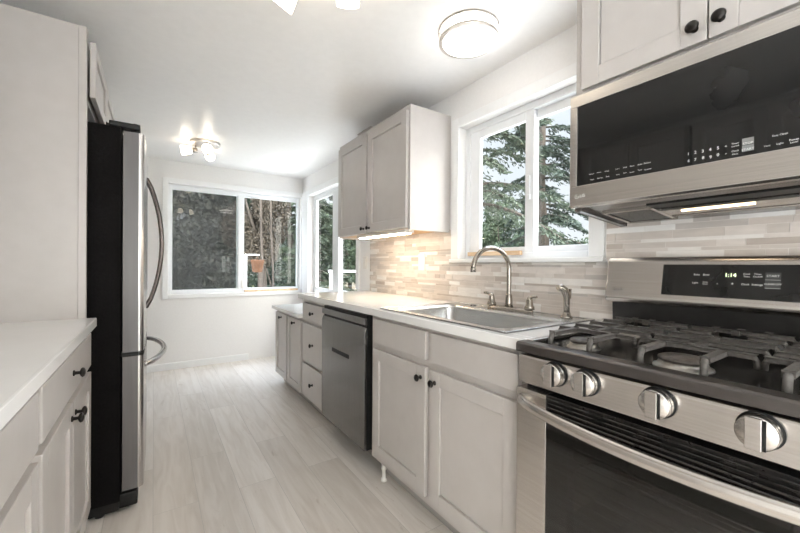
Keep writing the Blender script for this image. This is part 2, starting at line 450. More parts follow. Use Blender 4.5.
# windows ---------------------------------------------------------
def slider_window(name, to, a0, a1, z0, z1, mid0, mid1, fr, gz0, gz1, ga, gb, front_first):
    """horizontal slider in an opening; to(a, d, z): along wall, depth into wall from room face, height"""
    def bx(mb, p0, p1, d0, d1, q0, q1, bev=.003):
        P, Q = to(p0, d0, q0), to(p1, d1, q1)
        mb.box(min(P[0], Q[0]), max(P[0], Q[0]), min(P[1], Q[1]), max(P[1], Q[1]), q0, q1, bev)
    root = sempty(name, to((a0 + a1) / 2, 0, z0))
    f = MB()
    for p0, p1, q0, q1 in ((a0, a0 + fr, z0, z1), (a1 - fr, a1, z0, z1), (a0 + fr, a1 - fr, z0, z0 + fr), (a0 + fr, a1 - fr, z1 - fr, z1)):
        bx(f, p0, p1, .055, .115, q0, q1)
    f.build('window_frame', M['vinyl'], root)
    for k, (p0, p1, g0, g1) in enumerate(((a0 + fr * .8, mid1, ga[0], ga[1]), (mid0, a1 - fr * .8, gb[0], gb[1]))):
        d0 = .062 if (k == 0) == front_first else .088
        s_ = MB()
        bx(s_, p0, g0, d0, d0 + .024, z0 + fr * .8, z1 - fr * .8); bx(s_, g1, p1, d0, d0 + .024, z0 + fr * .8, z1 - fr * .8)
        bx(s_, g0, g1, d0, d0 + .024, z0 + fr * .8, gz0); bx(s_, g0, g1, d0, d0 + .024, gz1, z1 - fr * .8)
        so = s_.build('sash', M['vinyl'], root)
        g_ = MB(); bx(g_, g0 - .004, g1 + .004, d0 + .010, d0 + .014, gz0 - .004, gz1 + .004, 0)
        g_.build('pane', M['glass'], so)
    return root, bx
# window 1: end wall
to1 = lambda a, d, z: (a, YE + d, z)
w1, bx1 = slider_window('window_1', to1, W1[0], W1[1], W1[2], W1[3], .82, .90, .03, .855, 1.955, (.165, .835), (.888, 1.545), True)
c = MB()
c.box(.072, .125, YE - .018, YE, .765, 2.065, .003); c.box(1.575, 1.599, YE - .018, YE, .83, 2.01, .003)
c.box(.125, 1.599, YE - .018, YE, 2.01, 2.065, .003); c.box(.125, 1.582, YE - .018, YE, .765, .81, .003)
c.build('casing', M['trim'], w1)
s_ = MB(); bx1(s_, .14, .86, .116, .1165, .84, 1.98, 0); s_.build('insect_screen', M['screen'], w1)
l_ = MB(); l_.box(.872, .884, YE + .052, YE + .064, .87, .95, .003); l_.box(.868, .888, YE + .048, YE + .062, .86, .875, .003)
l_.build('latch', M['plastic'], w1)
# window 3: right wall by the end corner
to3 = lambda a, d, z: (XW + d, a, z)
w3, bx3 = slider_window('window_3', to3, W3[0], W3[1], W3[2], W3[3], 3.655, 3.82, .03, .865, 1.935, (3.13, 3.66), (3.815, 4.32), False)
c = MB()
c.box(XW - .018, XW, 3.03, 3.09, .917, 2.065, .003); c.box(XW - .018, XW, 4.40, 4.611, .74, 2.065, .003)
c.box(XW - .018, XW, 3.09, 4.40, 2.00, 2.065, .003); c.box(XW - .018, XW, 3.09, 4.40, .765, .80, .003)
c.build('casing', M['trim'], w3)
# window 2: over the sink
to2 = lambda a, d, z: (XW + d, a, z)
w2, bx2 = slider_window('window_2', to2, W2[0], W2[1], W2[2], W2[3], 1.20, 1.262, .038, 1.25, 1.93, (.885, 1.206), (1.255, 1.585), False)
c = MB()
c.box(XW - .012, XW, .80, .865, 1.187, 2.075, .003); c.box(XW - .012, XW, 1.70, 1.765, 1.187, 2.075, .003)
c.box(XW - .012, XW, .865, 1.70, 2.015, 2.075, .003)
c.build('casing', M['trim'], w2)
MB().box(XW - .035, XW + .06, .79, 1.757, 1.164, 1.186, .004).build('window_sill', M['trim'], w2)
l_ = MB(); l_.box(XW + .052, XW + .064, 1.222, 1.238, 1.52, 1.63, .003); l_.box(XW + .046, XW + .06, 1.215, 1.235, 1.50, 1.525, .003)
l_.build('latch', M['vinyl'], w2)
# unseen back and side windows, added to fill the room with daylight
toB = lambda a, d, z: (a, YB - d, z)
slider_window('fill_window_4', toB, WB[0], WB[1], WB[2], WB[3], -.27, -.21, .04, .17, 2.05, (-.71, -.26), (-.22, .23), True)
slider_window('fill_window_5', lambda a, d, z: (XW + d, a, z), WR[0], WR[1], WR[2], WR[3], -1.85, -1.79, .04, .17, 2.05, (-2.83, -1.84), (-1.80, -.82), True)
slider_window('fill_window_6', lambda a, d, z: (XL - d, a, z), WL[0], WL[1], WL[2], WL[3], -1.90, -1.84, .04, .17, 2.05, (-2.83, -1.89), (-1.85, -.92), True)

# wooden security sticks in the tracks
tag(MB().box(.90, 1.55, YE + .025, YE + .05, .8105, .835, .002).build('window_track_stick', M['stick']),
    'pale wooden stick lying in the track of the end wall window', 'window stick')
tag(MB().box(XW + .062, XW + .086, 1.262, 1.655, 1.2385, 1.262, .002).build('window_track_stick', M['stick']),
    'wooden stick in the track of the window over the sink', 'window stick')
for o in COL.objects:
    if o.name == 'window_track_stick.001':
        o.location.x -= .032; o.location.z -= .034

# ------------------------------------------------------------------ mosaic backsplash
def mosaic(rects, x0):
    mb = MB()
    for (y0, y1, z0, z1) in rects:
        mb.box(x0 + .001, XW, y0, y1, z0, z1, mi=0)
    zmax = max(r[3] for r in rects); z = min(r[2] for r in rects)
    ymin = min(r[0] for r in rects); ymax = max(r[1] for r in rects)
    pat = [.030, .0125, .0225, .030, .0125, .0225, .0125, .030, .0225]
    i = 0; g = .0016
    while z < zmax:
        h = pat[i % len(pat)]; i += 1
        y = ymin - random.random() * .1
        while y < ymax:
            w = random.choice([.05, .075, .10, .10, .15, .15, .20]) if h > .013 else random.choice([.10, .15, .15, .20])
            k = 1 + random.choices(range(7), [5, 5, 3.2, 1.6, 4.5, 2.4, 2.6])[0]
            dp = random.uniform(0, .0012)
            for (a, b, zz0, zz1) in rects:
                p, q = max(y, a), min(y + w - g, b); r, s2 = max(z, zz0), min(z + h - g, zz1)
                if q - p > .003 and s2 - r > .003:
                    mb.box(x0 - dp, x0 + .004, p, q, r, s2, mi=k)
            y += w
        z += h
    return structure(mb.build('trim_1', [M['grout']] + TILE))
ts = mosaic([(-.5, 2.83, .915, 1.163), (-.5, .789, 1.163, 1.375), (1.766, 2.83, 1.163, 1.375)], XW - .009)

# ------------------------------------------------------------------ cabinets
def shaker(mb, xf, sgn, y0, y1, z0, z1, th=.02, rail=.06, rec=.009):
    """shaker door; outer face at xf, facing sgn along X"""
    xb = xf - sgn * th; xp = xf - sgn * rec
    a, b = min(xf, xb), max(xf, xb)
    mb.box(a, b, y0, y0 + rail, z0, z1, .0015, 1); mb.box(a, b, y1 - rail, y1, z0, z1, .0015, 1)
    mb.box(a, b, y0 + rail, y1 - rail, z0, z0 + rail, .0015, 1); mb.box(a, b, y0 + rail, y1 - rail, z1 - rail, z1, .0015, 1)
    g = .0028; xm = xb + sgn * .003      # panel floats in its frame with a thin groove round it
    mb.box(min(xp, xm), max(xp, xm), y0 + rail + g, y1 - rail - g, z0 + rail + g, z1 - rail - g)
    mb.box(min(xb, xm), max(xb, xm), y0 + rail - .004, y1 - rail + .004, z0 + rail - .004, z1 - rail + .004)
def knob(parent, x, y, z, sgn, r=.016):
    prof = [(.0095, 0), (.0095, .003), (.0055, .005), (.005, .016), (r * .8, .019), (r, .0235), (r * .85, .028), (r * .4, .031), (0, .0315)]
    return MB().lathe((x, y, z), (sgn, 0, 0), prof, 18).build('knob', M['black_metal'], parent)
def base_body(root, xf, xb, y0, y1, ztop, toe=.10, sgn=-1, rails=()):
    """open box carcass: sides, bottom, back, face frame"""
    b = MB(); t = .018
    lo, hi = min(xf, xb), max(xf, xb)
    b.box(lo, hi, y0, y0 + t, toe, ztop); b.box(lo, hi, y1 - t, y1, toe, ztop)
    b.box(lo, hi, y0 + t, y1 - t, toe, toe + t)
    xk = xb - .012 if xb > xf else xb
    b.box(xk, xk + .012, y0 + t, y1 - t, toe + t, ztop)
    fa, fb = (xf, xf + .019) if sgn < 0 else (xf - .019, xf)
    for (p, q, r, s2) in rails:
        b.box(fa, fb, p, q, r, s2)
    b.build('body', M['cab'], root)
    k = MB(); kx = xf - sgn * .07
    k.box(min(kx, kx - sgn * .015), max(kx, kx - sgn * .015), y0, y1, 0.0, toe)
    k.build('toe_kick', M['cabin'], root)

XD, XF = .975, .995   # door faces and face frames of the right run
# sink base
sb = thing('sink_base_cabinet', 'grey base cabinet with two doors under the sink', 'cabinet', (1.28, 1.235, 0))
base_body(sb, XF, 1.585, .735, 1.735, .874, rails=[(.753, .80, .118, .874), (1.68, 1.717, .118, .874), (1.19, 1.26, .118, .874),
          (.80, 1.19, .835, .874), (1.26, 1.68, .835, .874), (.80, 1.19, .69, .75), (1.26, 1.68, .69, .75), (.80, 1.19, .118, .16), (1.26, 1.68, .118, .16)])
for (y0, y1) in ((.757, 1.207), (1.244, 1.697)):
    d = MB(); d.box(XD, XD + .02, y0, y1, .733, .858, .003); d.build('false_drawer_front', M['cab'], sb)
    d = MB(); shaker(d, XD, -1, y0, y1, .135, .70); dd = d.build('door', M['cab'], sb)
    knob(dd, XD, y1 - .03 if y0 < 1 else y0 + .03, .652, -1)
lf = MB().lathe((1.015, 1.64, 0), (0, 0, 1), [(.017, 0), (.017, .012), (.010, .016), (.010, .06), (.014, .062), (.014, .1)], 14)
lf.build('levelling_foot', M['plastic'], sb)
# drawers
db = thing('drawer_base_cabinet', 'grey three drawer base cabinet between dishwasher and low cabinet', 'cabinet', (1.28, 2.6, 0))
base_body(db, XF, 1.585, 2.366, 2.835, .874, rails=[(2.384, 2.40, .118, .874), (2.80, 2.817, .118, .874), (2.40, 2.80, .69, .715), (2.40, 2.80, .37, .40), (2.40, 2.80, .85, .874)])
for (z0, z1) in ((.715, .845), (.397, .69), (.125, .375)):
    d = MB(); d.box(XD, XD + .02, 2.385, 2.815, z0, z1, .003); dd = d.build('drawer', M['cab'], db)
    knob(dd, XD, 2.59, (z0 + z1) / 2, -1)
# low cabinet
lb = thing('low_base_cabinet', 'lower grey two door cabinet at the far end of the right run', 'cabinet', (1.28, 3.2, 0))
base_body(lb, XF, 1.57, 2.845, 3.595, .717, rails=[(2.863, 2.88, .118, .717), (3.56, 3.577, .118, .717), (3.20, 3.25, .118, .717), (2.88, 3.56, .69, .717)])
for (y0, y1) in ((2.862, 3.205), (3.24, 3.582)):
    d = MB(); shaker(d, XD, -1, y0, y1, .112, .692, rail=.055); dd = d.build('door', M['cab'], lb)
    knob(dd, XD, (y0 + y1) / 2 - .02, .657, -1, .014)
# countertops
SY0, SY1, SX0, SX1 = .85, 1.60, 1.015, 1.54
ct = MB()
ct.box(.957, SX0, .728, 2.88, .876, .914, .004); ct.box(SX1, 1.588, .728, 2.88, .876, .914, .002)
ct.box(SX0, SX1, .728, SY0, .876, .914); ct.box(SX0, SX1, SY1, 2.88, .876, .914)
tag(ct.build('countertop', M['quartz']), 'white quartz countertop around the stainless sink', 'countertop')
tag(MB().box(.945, 1.58, 2.838, 3.615, .719, .75, .004).build('countertop', M['quartz']),
    'lower white countertop on the low cabinet below the corner window', 'countertop')

# upper cabinet by the sink window
uc = thing('wall_cabinet', 'grey two door wall cabinet left of the sink window', 'cabinet', (1.44, 2.29, 1.36))
b = MB(); t = .018
b.box(1.277, 1.598, 1.785, 1.785 + t, 1.36, 2.118); b.box(1.277, 1.598, 2.792 - t, 2.792, 1.36, 2.118)
b.box(1.277, 1.598, 1.803, 2.774, 2.10, 2.118); b.box(1.59, 1.598, 1.803, 2.774, 1.40, 2.10)
for q in ((1.803, 1.84), (2.74, 2.774), (2.265, 2.32)): b.box(1.277, 1.296, q[0], q[1], 1.372, 2.10)
b.box(1.277, 1.296, 1.84, 2.74, 1.372, 1.40); b.box(1.277, 1.296, 1.84, 2.74, 2.06, 2.10)
b.box(1.262, 1.28, 2.25, 2.45, 2.1185, 2.125)
b.build('body', M['cab'], uc)
MB().box(1.297, 1.589, 1.804, 2.773, 1.372, 1.388).build('bottom_panel', M['rawwood'], uc)
for (y0, y1) in ((1.803, 2.278), (2.305, 2.775)):
    d = MB(); shaker(d, 1.257, -1, y0, y1, 1.375, 2.085); dd = d.build('door', M['cab'], uc)
    knob(dd, 1.257, y1 - .028 if y0 < 2 else y0 + .028, 1.405, -1, .014)
ul = thing('under_cabinet_light', 'glowing strip light under the wall cabinet by the sink window', 'light', (1.40, 2.12, 1.36))
MB().box(1.30, 1.37, 1.87, 2.52, 1.350, 1.3715, .003).build('housing', M['plastic'], ul)
MB().box(1.31, 1.36, 1.89, 2.50, 1.344, 1.3495, .001).build('diffuser', M['strip_lamp'], ul)

# cabinet above the microwave
mc = thing('wall_cabinet', 'grey two door wall cabinet above the microwave', 'cabinet', (1.44, .355, 1.765))
b = MB(); YM0, YM1 = -.025, .745
b.box(1.277, 1.598, YM1 - t, YM1, 1.765, 2.20); b.box(1.277, 1.598, YM0, YM0 + t, 1.765, 2.20)
b.box(1.277, 1.598, YM0 + t, YM1 - t, 1.765, 1.783); b.box(1.277, 1.598, YM0 + t, YM1 - t, 2.182, 2.20); b.box(1.59, 1.598, YM0 + t, YM1 - t, 1.783, 2.182)
for q in ((YM0 + t, .02), (.70, YM1 - t), (.33, .385)): b.box(1.277, 1.296, q[0], q[1], 1.783, 2.182)
b.build('body', M['cab'], mc)
for (y0, y1) in ((-.008, .357), (.361, .717)):
    d = MB(); shaker(d, 1.257, -1, y0, y1, 1.772, 2.185, rail=.062); dd = d.build('door', M['cab'], mc)
    knob(dd, 1.257, y0 + .027 if y0 > .1 else y1 - .027, 1.812, -1, .017)

# left run
LX = -.217
for i, (y0, y1, lab) in enumerate(((1.16, 1.995, 'grey left base cabinet with a drawer next to the fridge'),
                                   (.325, 1.155, 'grey left base cabinet nearest the camera'))):
    lc = thing('base_cabinet', lab, 'cabinet', (-.55, (y0 + y1) / 2, 0))
    base_body(lc, LX - .02, -.865, y0, y1, .874, sgn=1, rails=[(y0 + .018, y0 + .04, .118, .874), (y1 - .04, y1 - .018, .118, .874),
              (y0 + .04, y1 - .04, .69, .73), (y0 + .04, y1 - .04, .84, .874), (y0 + .04, y1 - .04, .118, .15), ((y0 + y1) / 2 - .02, (y0 + y1) / 2 + .02, .15, .69)])
    d = MB(); d.box(LX - .02, LX, y0 + .024, y1 - .006, .716, .852, .003); dd = d.build('drawer', M['cab'], lc)
    knob(dd, LX, (y0 + y1) / 2, .785, 1)
    ym = (y0 + y1) / 2 + .005
    for (p, q) in ((y0 + .024, ym - .003), (ym + .003, y1 - .006)):
        d = MB(); shaker(d, LX, 1, p, q, .118, .69); dd = d.build('door', M['cab'], lc)
        knob(dd, LX, q - .03 if q < ym + .1 else p + .03, .645, 1)
tag(MB().box(-.865, -.2, .30, 1.997, .876, .914, .004).build('countertop', M['quartz']), 'white countertop on the left base cabinets', 'countertop')
for i, (y0, y1, lab) in enumerate(((.96, 1.70, 'left wall cabinet nearest the fridge, seen mirrored in the microwave glass'),
                                   (.20, .94, 'left wall cabinet in the middle, seen mirrored in the microwave glass'),
                                   (-.56, .18, 'left wall cabinet farthest from the fridge, seen mirrored in the microwave glass'))):
    lc = thing('wall_cabinet', lab, 'cabinet', (-.7, (y0 + y1) / 2, 1.36))
    MB().box(-.879, -.57, y0, y1, 1.36, 2.118, .002).build('body', M['cab'], lc)
    ym = (y0 + y1) / 2
    for (p, q) in ((y0 + .012, ym - .003), (ym + .003, y1 - .012)):
        d = MB(); shaker(d, -.549, 1, p, q, 1.375, 2.10); dd = d.build('door', M['cab'], lc)
        knob(dd, -.549, q - .03 if q < ym else p + .03, 1.41, 1)
# tall panel beside the fridge
tp = thing('fridge_side_panel', 'tall beige panel between left counter and fridge', 'panel', (-.55, 2.01, 0))
MB().box(-.865, -.262, 2.0, 2.02, 0, 2.13).build('board', M['cab'], tp)
MB().box(-.262, -.236, 1.996, 2.024, 0, 2.13, .002).build('stile', M['cab'], tp)
# cabinet over the fridge
fc = thing('wall_cabinet', 'grey two door wall cabinet above the fridge', 'cabinet', (-.55, 2.5, 1.84))
MB().box(-.865, -.243, 2.03, 2.98, 1.845, 2.105, .002).build('body', M['cab'], fc)
for (y0, y1) in ((2.05, 2.50), (2.506, 2.955)):
    d = MB(); shaker(d, -.212, 1, y0, y1, 1.858, 2.098, rail=.05); dd = d.build('door', M['cab'], fc)
    knob(dd, -.212, y1 - .027 if y0 < 2.3 else y0 + .027, 1.885, 1)

# ------------------------------------------------------------------ fridge
fr = thing('refrigerator', 'stainless french door fridge with black side beside the tall panel', 'fridge', (-.45, 2.54, 0))
FY0, FY1 = 2.085, 2.995
b = MB(); b.box(-.84, -.125, FY0, FY1, .055, 1.765, .004)
b.build('cabinet_body', M['black_side'], fr)
b = MB(); b.box(-.80, -.13, FY0 + .01, FY1 - .01, .012, .055); b.box(-.13, -.06, FY0 + .005, FY1 - .005, .02, .085, .006)
b.build('base_grille', M['black_plastic'], fr)
for yy in (FY0 + .03, FY1 - .03):
    MB().lathe((-.2, yy, 0), (0, 0, 1), [(.018, 0), (.018, .02)], 12).build('foot', M['black_plastic'], fr)
def fdoor(name, y0, y1, z0, z1):
    r = .022
    pts = [(-.118, y0), (-.06, y0)] + [(-.06 + r * math.sin(a), y0 + r - r * math.cos(a)) for a in np.linspace(0, math.pi / 2, 6)][1:]
    pts += [(-.034, (y0 + y1) / 2)]
    pts += [(-.06 + r * math.sin(a), y1 - r + r * math.cos(a)) for a in np.linspace(math.pi / 2, 0, 6)][:-1] + [(-.06, y1), (-.118, y1)]
    d = MB(); d.prism(pts, z0, z1, 'Z')
    o = d.build(name, [M['steel_v'], M['door_edge']], fr)
    for p in o.data.polygons:
        if abs(p.normal.y) > .99 or p.normal.x < -.9: p.material_index = 1
    return o
d1 = fdoor('door', FY0, 2.536, .735, 1.75); d2 = fdoor('door', 2.544, FY1, .735, 1.75); d3 = fdoor('freezer_drawer', FY0, FY1, .10, .715)
for p in (d1, d2):
    yy = 2.50 if p is d1 else 2.58
    pts = [(-.04, yy, .90)] + [(-.035 + .072 * math.sin(math.pi * k / 16) ** .75, yy, .90 + .72 * k / 16) for k in range(17)] + [(-.04, yy, 1.62)]
    MB().tube(pts, .011, 12, upv=(0, 1, 0)).build('handle', M['handle_steel'], p)
pts = [(-.038, 2.17, .655)] + [(-.034 + .085 * math.sin(math.pi * k / 16) ** .7, 2.17 + .74 * k / 16, .655) for k in range(17)] + [(-.038, 2.91, .655)]
MB().tube(pts, .014, 12).build('handle', M['steel_v'], d3)
for y0, y1 in ((FY0 + .002, FY0 + .10), (FY1 - .10, FY1 - .002)):
    h = MB(); h.box(-.17, -.055, y0, y1, 1.766, 1.79, .004); h.lathe((-.075, (y0 + y1) / 2, 1.752), (0, 0, 1), [(.018, 0), (.018, .046), (.012, .05)], 16)
    h.build('hinge_cover', M['black_plastic'], fr)
for zz in (.725,):
    h = MB(); h.box(-.125, -.058, FY0 + .002, FY0 + .06, .717, .733, .002); h.build('hinge', M['black_plastic'], fr)

# ------------------------------------------------------------------ dishwasher
dw = thing('dishwasher', 'stainless dishwasher between drawers and sink cabinet', 'dishwasher', (1.25, 2.05, 0))
DY0, DY1 = 1.745, 2.352
b = MB(); b.box(1.01, 1.56, DY0 + .004, DY1 - .004, .11, .872); b.box(1.12, 1.5, DY0 + .01, DY1 - .01, 0, .11); b.box(.966, 1.01, DY0 + .001, DY1 - .001, .125, .868, .002)
b.build('body', M['black_plastic'], dw)
d = MB(); d.prism([(.951, .128), (.966, .128), (.966, .80), (.960, .80), (.951, .775)], DY0, DY1, 'Y', .0015)
dd = d.build('door', M['dw_steel'], dw)
d = MB(); d.prism([(.966, .782), (.966, .80), (.9605, .80), (.9525, .779)], DY0 + .012, DY1 - .012, 'Y')
d.build('handle_lip', M['chrome'], dd)
MB().box(.951, .966, DY0, DY1, .815, .853, .002).build('control_strip', M['dw_steel'], dw)
MB().box(.9495, .951, 1.94, 2.18, .590, .614, .0004).build('front_mark', M['black_plastic'], dd)  # dark strip standing in for a reflection on the steel door

# ------------------------------------------------------------------ sink
sk = thing('sink', 'stainless drop-in sink with one wide bowl set in the white countertop', 'sink', (1.27, 1.225, .914))
RX0, RX1, RY0, RY1 = .985, 1.555, .815, 1.64
bowls = [(1.03, 1.435, .865, 1.59)]
r = MB(); zt, zb = .919, .9145
xs = sorted({RX0, RX1, 1.03, 1.435}); ys = sorted({RY0, RY1, .865, 1.59})
for a, b2 in zip(xs, xs[1:]):
    for c1, c2 in zip(ys, ys[1:]):
        if any(q[0] <= a and b2 <= q[1] and q[2] <= c1 and c2 <= q[3] for q in bowls): continue
        r.box(a, b2, c1, c2, zb, zt)
bmesh.ops.remove_doubles(r.bm, verts=r.bm.verts[:], dist=1e-5)
for (a, b2, c1, c2, d_, e_, f_) in ((RX0, RX1, RY0, RY0 + .012, 0, 0, 0), (RX0, RX1, RY1 - .012, RY1, 0, 0, 0), (RX0, RX0 + .012, RY0 + .012, RY1 - .012, 0, 0, 0), (RX1 - .012, RX1, RY0 + .012, RY1 - .012, 0, 0, 0)):
    r.box(a, b2, c1, c2, zb, zt + .003, .002)
r.build('rim', M['sinksteel'], sk)
for (x0, x1, y0, y1) in bowls:
    w = MB(); t_ = bmesh.new(); rc = .05; lev = []
    for z_, ins in ((zt, 0), (.90, .004), (.76, .012), (.742, .03), (.735, .07)):
        ring = []
        for cx_, cy_, a0 in ((x1 - rc, y1 - rc, 0), (x0 + rc, y1 - rc, 90), (x0 + rc, y0 + rc, 180), (x1 - rc, y0 + rc, 270)):
            for k in range(6):
                a = math.radians(a0 + 18 * k); rr = rc
                px, py = cx_ + rr * math.cos(a), cy_ + rr * math.sin(a)
                mx, my = (x0 + x1) / 2, (y0 + y1) / 2
                px += (-ins if px > mx else ins); py += (-ins if py > my else ins)
                ring.append(t_.verts.new((px, py, z_)))
        lev.append(ring)
    for A, B in zip(lev, lev[1:]):
        for k in range(len(A)):
            f = t_.faces.new((A[k], A[(k + 1) % len(A)], B[(k + 1) % len(A)], B[k])); f.smooth = True
    t_.faces.new(lev[-1])
    w._merge(t_)
    # corner fillets of the rim over the rounded bowl corners
    for sx_, sy_ in ((0, 0), (0, 1), (1, 0), (1, 1)):
        X, Y = (x1 if sx_ else x0), (y1 if sy_ else y0); dx, dy = (-1 if sx_ else 1), (-1 if sy_ else 1)
        vs = [w.bm.verts.new((X, Y, zt))]
        for k in range(6):
            a = math.radians(18 * k)
            vs.append(w.bm.verts.new((X + dx * rc * (1 - math.sin(a)), Y + dy * rc * (1 - math.cos(a)), zt)))
        w.bm.faces.new(vs)
    bo = w.build('bowl', M['sinksteel'], sk)
    so = bo.modifiers.new('thick', 'SOLIDIFY'); so.thickness = .0015; so.offset = 1 if False else -1
    MB().lathe(((x0 + x1) / 2, (y0 + y1) / 2, .7355), (0, 0, 1), [(.045, 0), (.045, .003), (.03, .002), (.0, .001)], 20).build('drain', M['chrome'], bo)
# faucet
fa = thing('faucet', 'brushed nickel gooseneck faucet with two lever handles at the sink', 'faucet', (1.50, 1.225, .919))
f = MB(); f.lathe((1.50, 1.225, .9195), (0, 0, 1), [(.031, 0), (.031, .012), (.027, .017), (0, .017)], 28, sx=1, sy=4.6)
f.build('base_plate', M['nickel'], fa)
arc = [(1.50, 1.225, .93), (1.50, 1.225, 1.0), (1.50, 1.225, 1.07), (1.50, 1.225, 1.125)]
R_ = .105
arc += [(1.50 - .118 + .118 * math.cos(a), 1.225 + .01 * (1 - math.cos(a)), 1.128 + R_ * math.sin(a)) for a in np.linspace(0.12, math.pi * .96, 16)]
e = arc[-1]; arc += [(e[0] - .001, e[1], e[2] - .006)]
f = MB(); f.tube(arc, .0115, 14, upv=(0, 1, 0)); f.lathe((1.50, 1.225, .935), (0, 0, 1), [(.021, 0), (.0185, .02), (.0165, .06), (.0135, .066), (.012, .07)], 20)
f.lathe((e[0], e[1], e[2] - .028), (0, 0, 1), [(.0135, 0), (.0135, .018), (.012, .022)], 16)
f.build('spout', M['nickel'], fa)
for yy, dy in ((1.338, 1), (1.102, -1)):
    h = MB(); h.lathe((1.50, yy, .935), (0, 0, 1), [(.024, 0), (.023, .012), (.018, .02), (.014, .045), (.010, .058), (.004, .064), (0, .065)], 18)
    h.tube([(1.50, yy, .985), (1.497, yy + dy * .01, .994), (1.494, yy + dy * .03, .999), (1.49, yy + dy * .046, .999)], .007, 10, rs=[.007, .0075, .0075, .006])
    h.build('lever_handle', M['nickel'], fa)
sp = thing('side_sprayer', 'brushed nickel side sprayer standing right of the faucet', 'sprayer', (1.49, .905, .919))
MB().lathe((1.49, .905, .9195), (0, 0, 1), [(.024, 0), (.024, .007), (.017, .012), (.015, .025)], 18).build('base', M['nickel'], sp)
h = MB(); h.tube([(1.49, .905, .944), (1.49, .905, .985), (1.489, .906, 1.02), (1.482, .91, 1.04), (1.466, .918, 1.052), (1.452, .925, 1.050)], .014, 14,
                 rs=[.0125, .0135, .0155, .017, .0165, .013], upv=(0, 1, 0))
h.obox((1.503, .90, 1.025), (.004, 0, 0), (0, .007, 0), (.002, 0, .022), .002)
h.build('spray_head', M['nickel'], sp)
tag(MB().lathe((1.495, 1.47, .9195), (0, 0, 1), [(.017, 0), (.017, .003), (.01, .005), (0, .005)], 18).build('sink_hole_cover', M['dark_steel']),
    'small round cover disc on the sink deck left of the faucet', 'sink cover')

# ------------------------------------------------------------------ range
rg = thing('gas_range', 'stainless gas range with five knobs right of the sink cabinet', 'stove', (1.26, .345, 0))
GY0, GY1, YC = -.035, .725, .345
b = MB()
b.box(.98, 1.58, GY0, GY0 + .03, .03, .875); b.box(.98, 1.58, GY1 - .03, GY1, .03, .875)
b.box(.98, 1.58, GY0 + .03, GY1 - .03, .03, .30); b.box(1.50, 1.58, GY0 + .03, GY1 - .03, .30, .875); b.box(.98, 1.50, GY0 + .03, GY1 - .03, .735, .875)
b.build('body', M['black_plastic'], rg)
for xx in (1.03, 1.53):
    for yy in (GY0 + .04, GY1 - .04):
        MB().lathe((xx, yy, 0), (0, 0, 1), [(.018, 0), (.018, .03)], 12).build('foot', M['black_plastic'], rg)
c = MB(); c.prism([(.934, .79), (.98, .79), (.98, .876), (.938, .876), (.935, .870)], GY0, GY1, 'Y', .003)
cp = c.build('control_panel', M['steel'], rg)
# worn markings of the right-hand burners
mk = MB()
for k, (yy, ch) in enumerate(((.598, 'LF'), (.51, 'LR'), (.347, 'C'), (.183, 'RF'), (.095, 'RR'))):
    pass
for k, yy in enumerate((.598, .51, .347, .183, .092)):
    kb = MB(); kb.lathe((.9335, yy, .843), (-1, 0, 0), [(.031, 0), (.031, .008), (.029, .010), (.0285, .012), (.031, .0145), (.031, .026), (.029, .029), (.0, .0295)], 36)
    ko = kb.build('knob', M['steel'], rg)
    MB().obox((.902, yy + .003, .843), (.004, 0, 0), (0, .012, 0), (0, 0, .0295), .0015).build('grip', M['steel'], ko)
    MB().obox((.9025, yy - .0115, .843), (.001, 0, 0), (0, .0025, 0), (0, 0, .0275)).build('pointer_groove', M['black_plastic'], ko)
    rb = MB(); rb.lathe((.9335, yy, .843), (-1, 0, 0), [(.0345, -.002), (.0345, .004), (.0315, .0045)], 36); rb.build('bezel', M['black_plastic'], ko)
# cooktop: tray, rim, front lip
tr = MB()
tr.prism([(.924, .8845), (.924, .908), (.930, .914), (.965, .915), (.975, .905), (.975, .880)], GY0 - .002, GY1 + .002, 'Y', .002)
ctp = tr.build('cooktop_front_lip', M['lip_steel'], rg)
tr = MB()
tr.box(.975, 1.545, GY0, GY1, .877, .901)
tr.build('cooktop_tray', M['tray'], rg)
tr = MB()
tr.box(.975, 1.545, GY1 - .022, GY1 + .002, .9015, .915, .003); tr.build('cooktop_side_rim', M['steel'], rg)
MB().box(.975, 1.545, GY0 - .002, GY0 + .022, .9015, .915, .003).build('cooktop_side_rim', M['steel'], rg)
def burner(x, y, r, sx=1, sy=1):
    b = MB(); b.lathe((x, y, .9012), (0, 0, 1), [(r * 1.22, 0), (r * 1.2, .004), (r * 1.05, .006), (r * 1.0, .012), (r * .95, .018)], 28, sx=sx, sy=sy)
    bo = b.build('burner', M['burner_base'], rg)
    MB().lathe((x, y, .9193), (0, 0, 1), [(r, 0), (r, .006), (r * .9, .0085), (0, .009)], 28, sx=sx, sy=sy).build('burner_cap', M['burner'], bo)
burner(1.065, .592, .038); burner(1.39, .60, .034); burner(1.062, .345, .050); burner(1.065, .098, .044); burner(1.39, .085, .034)
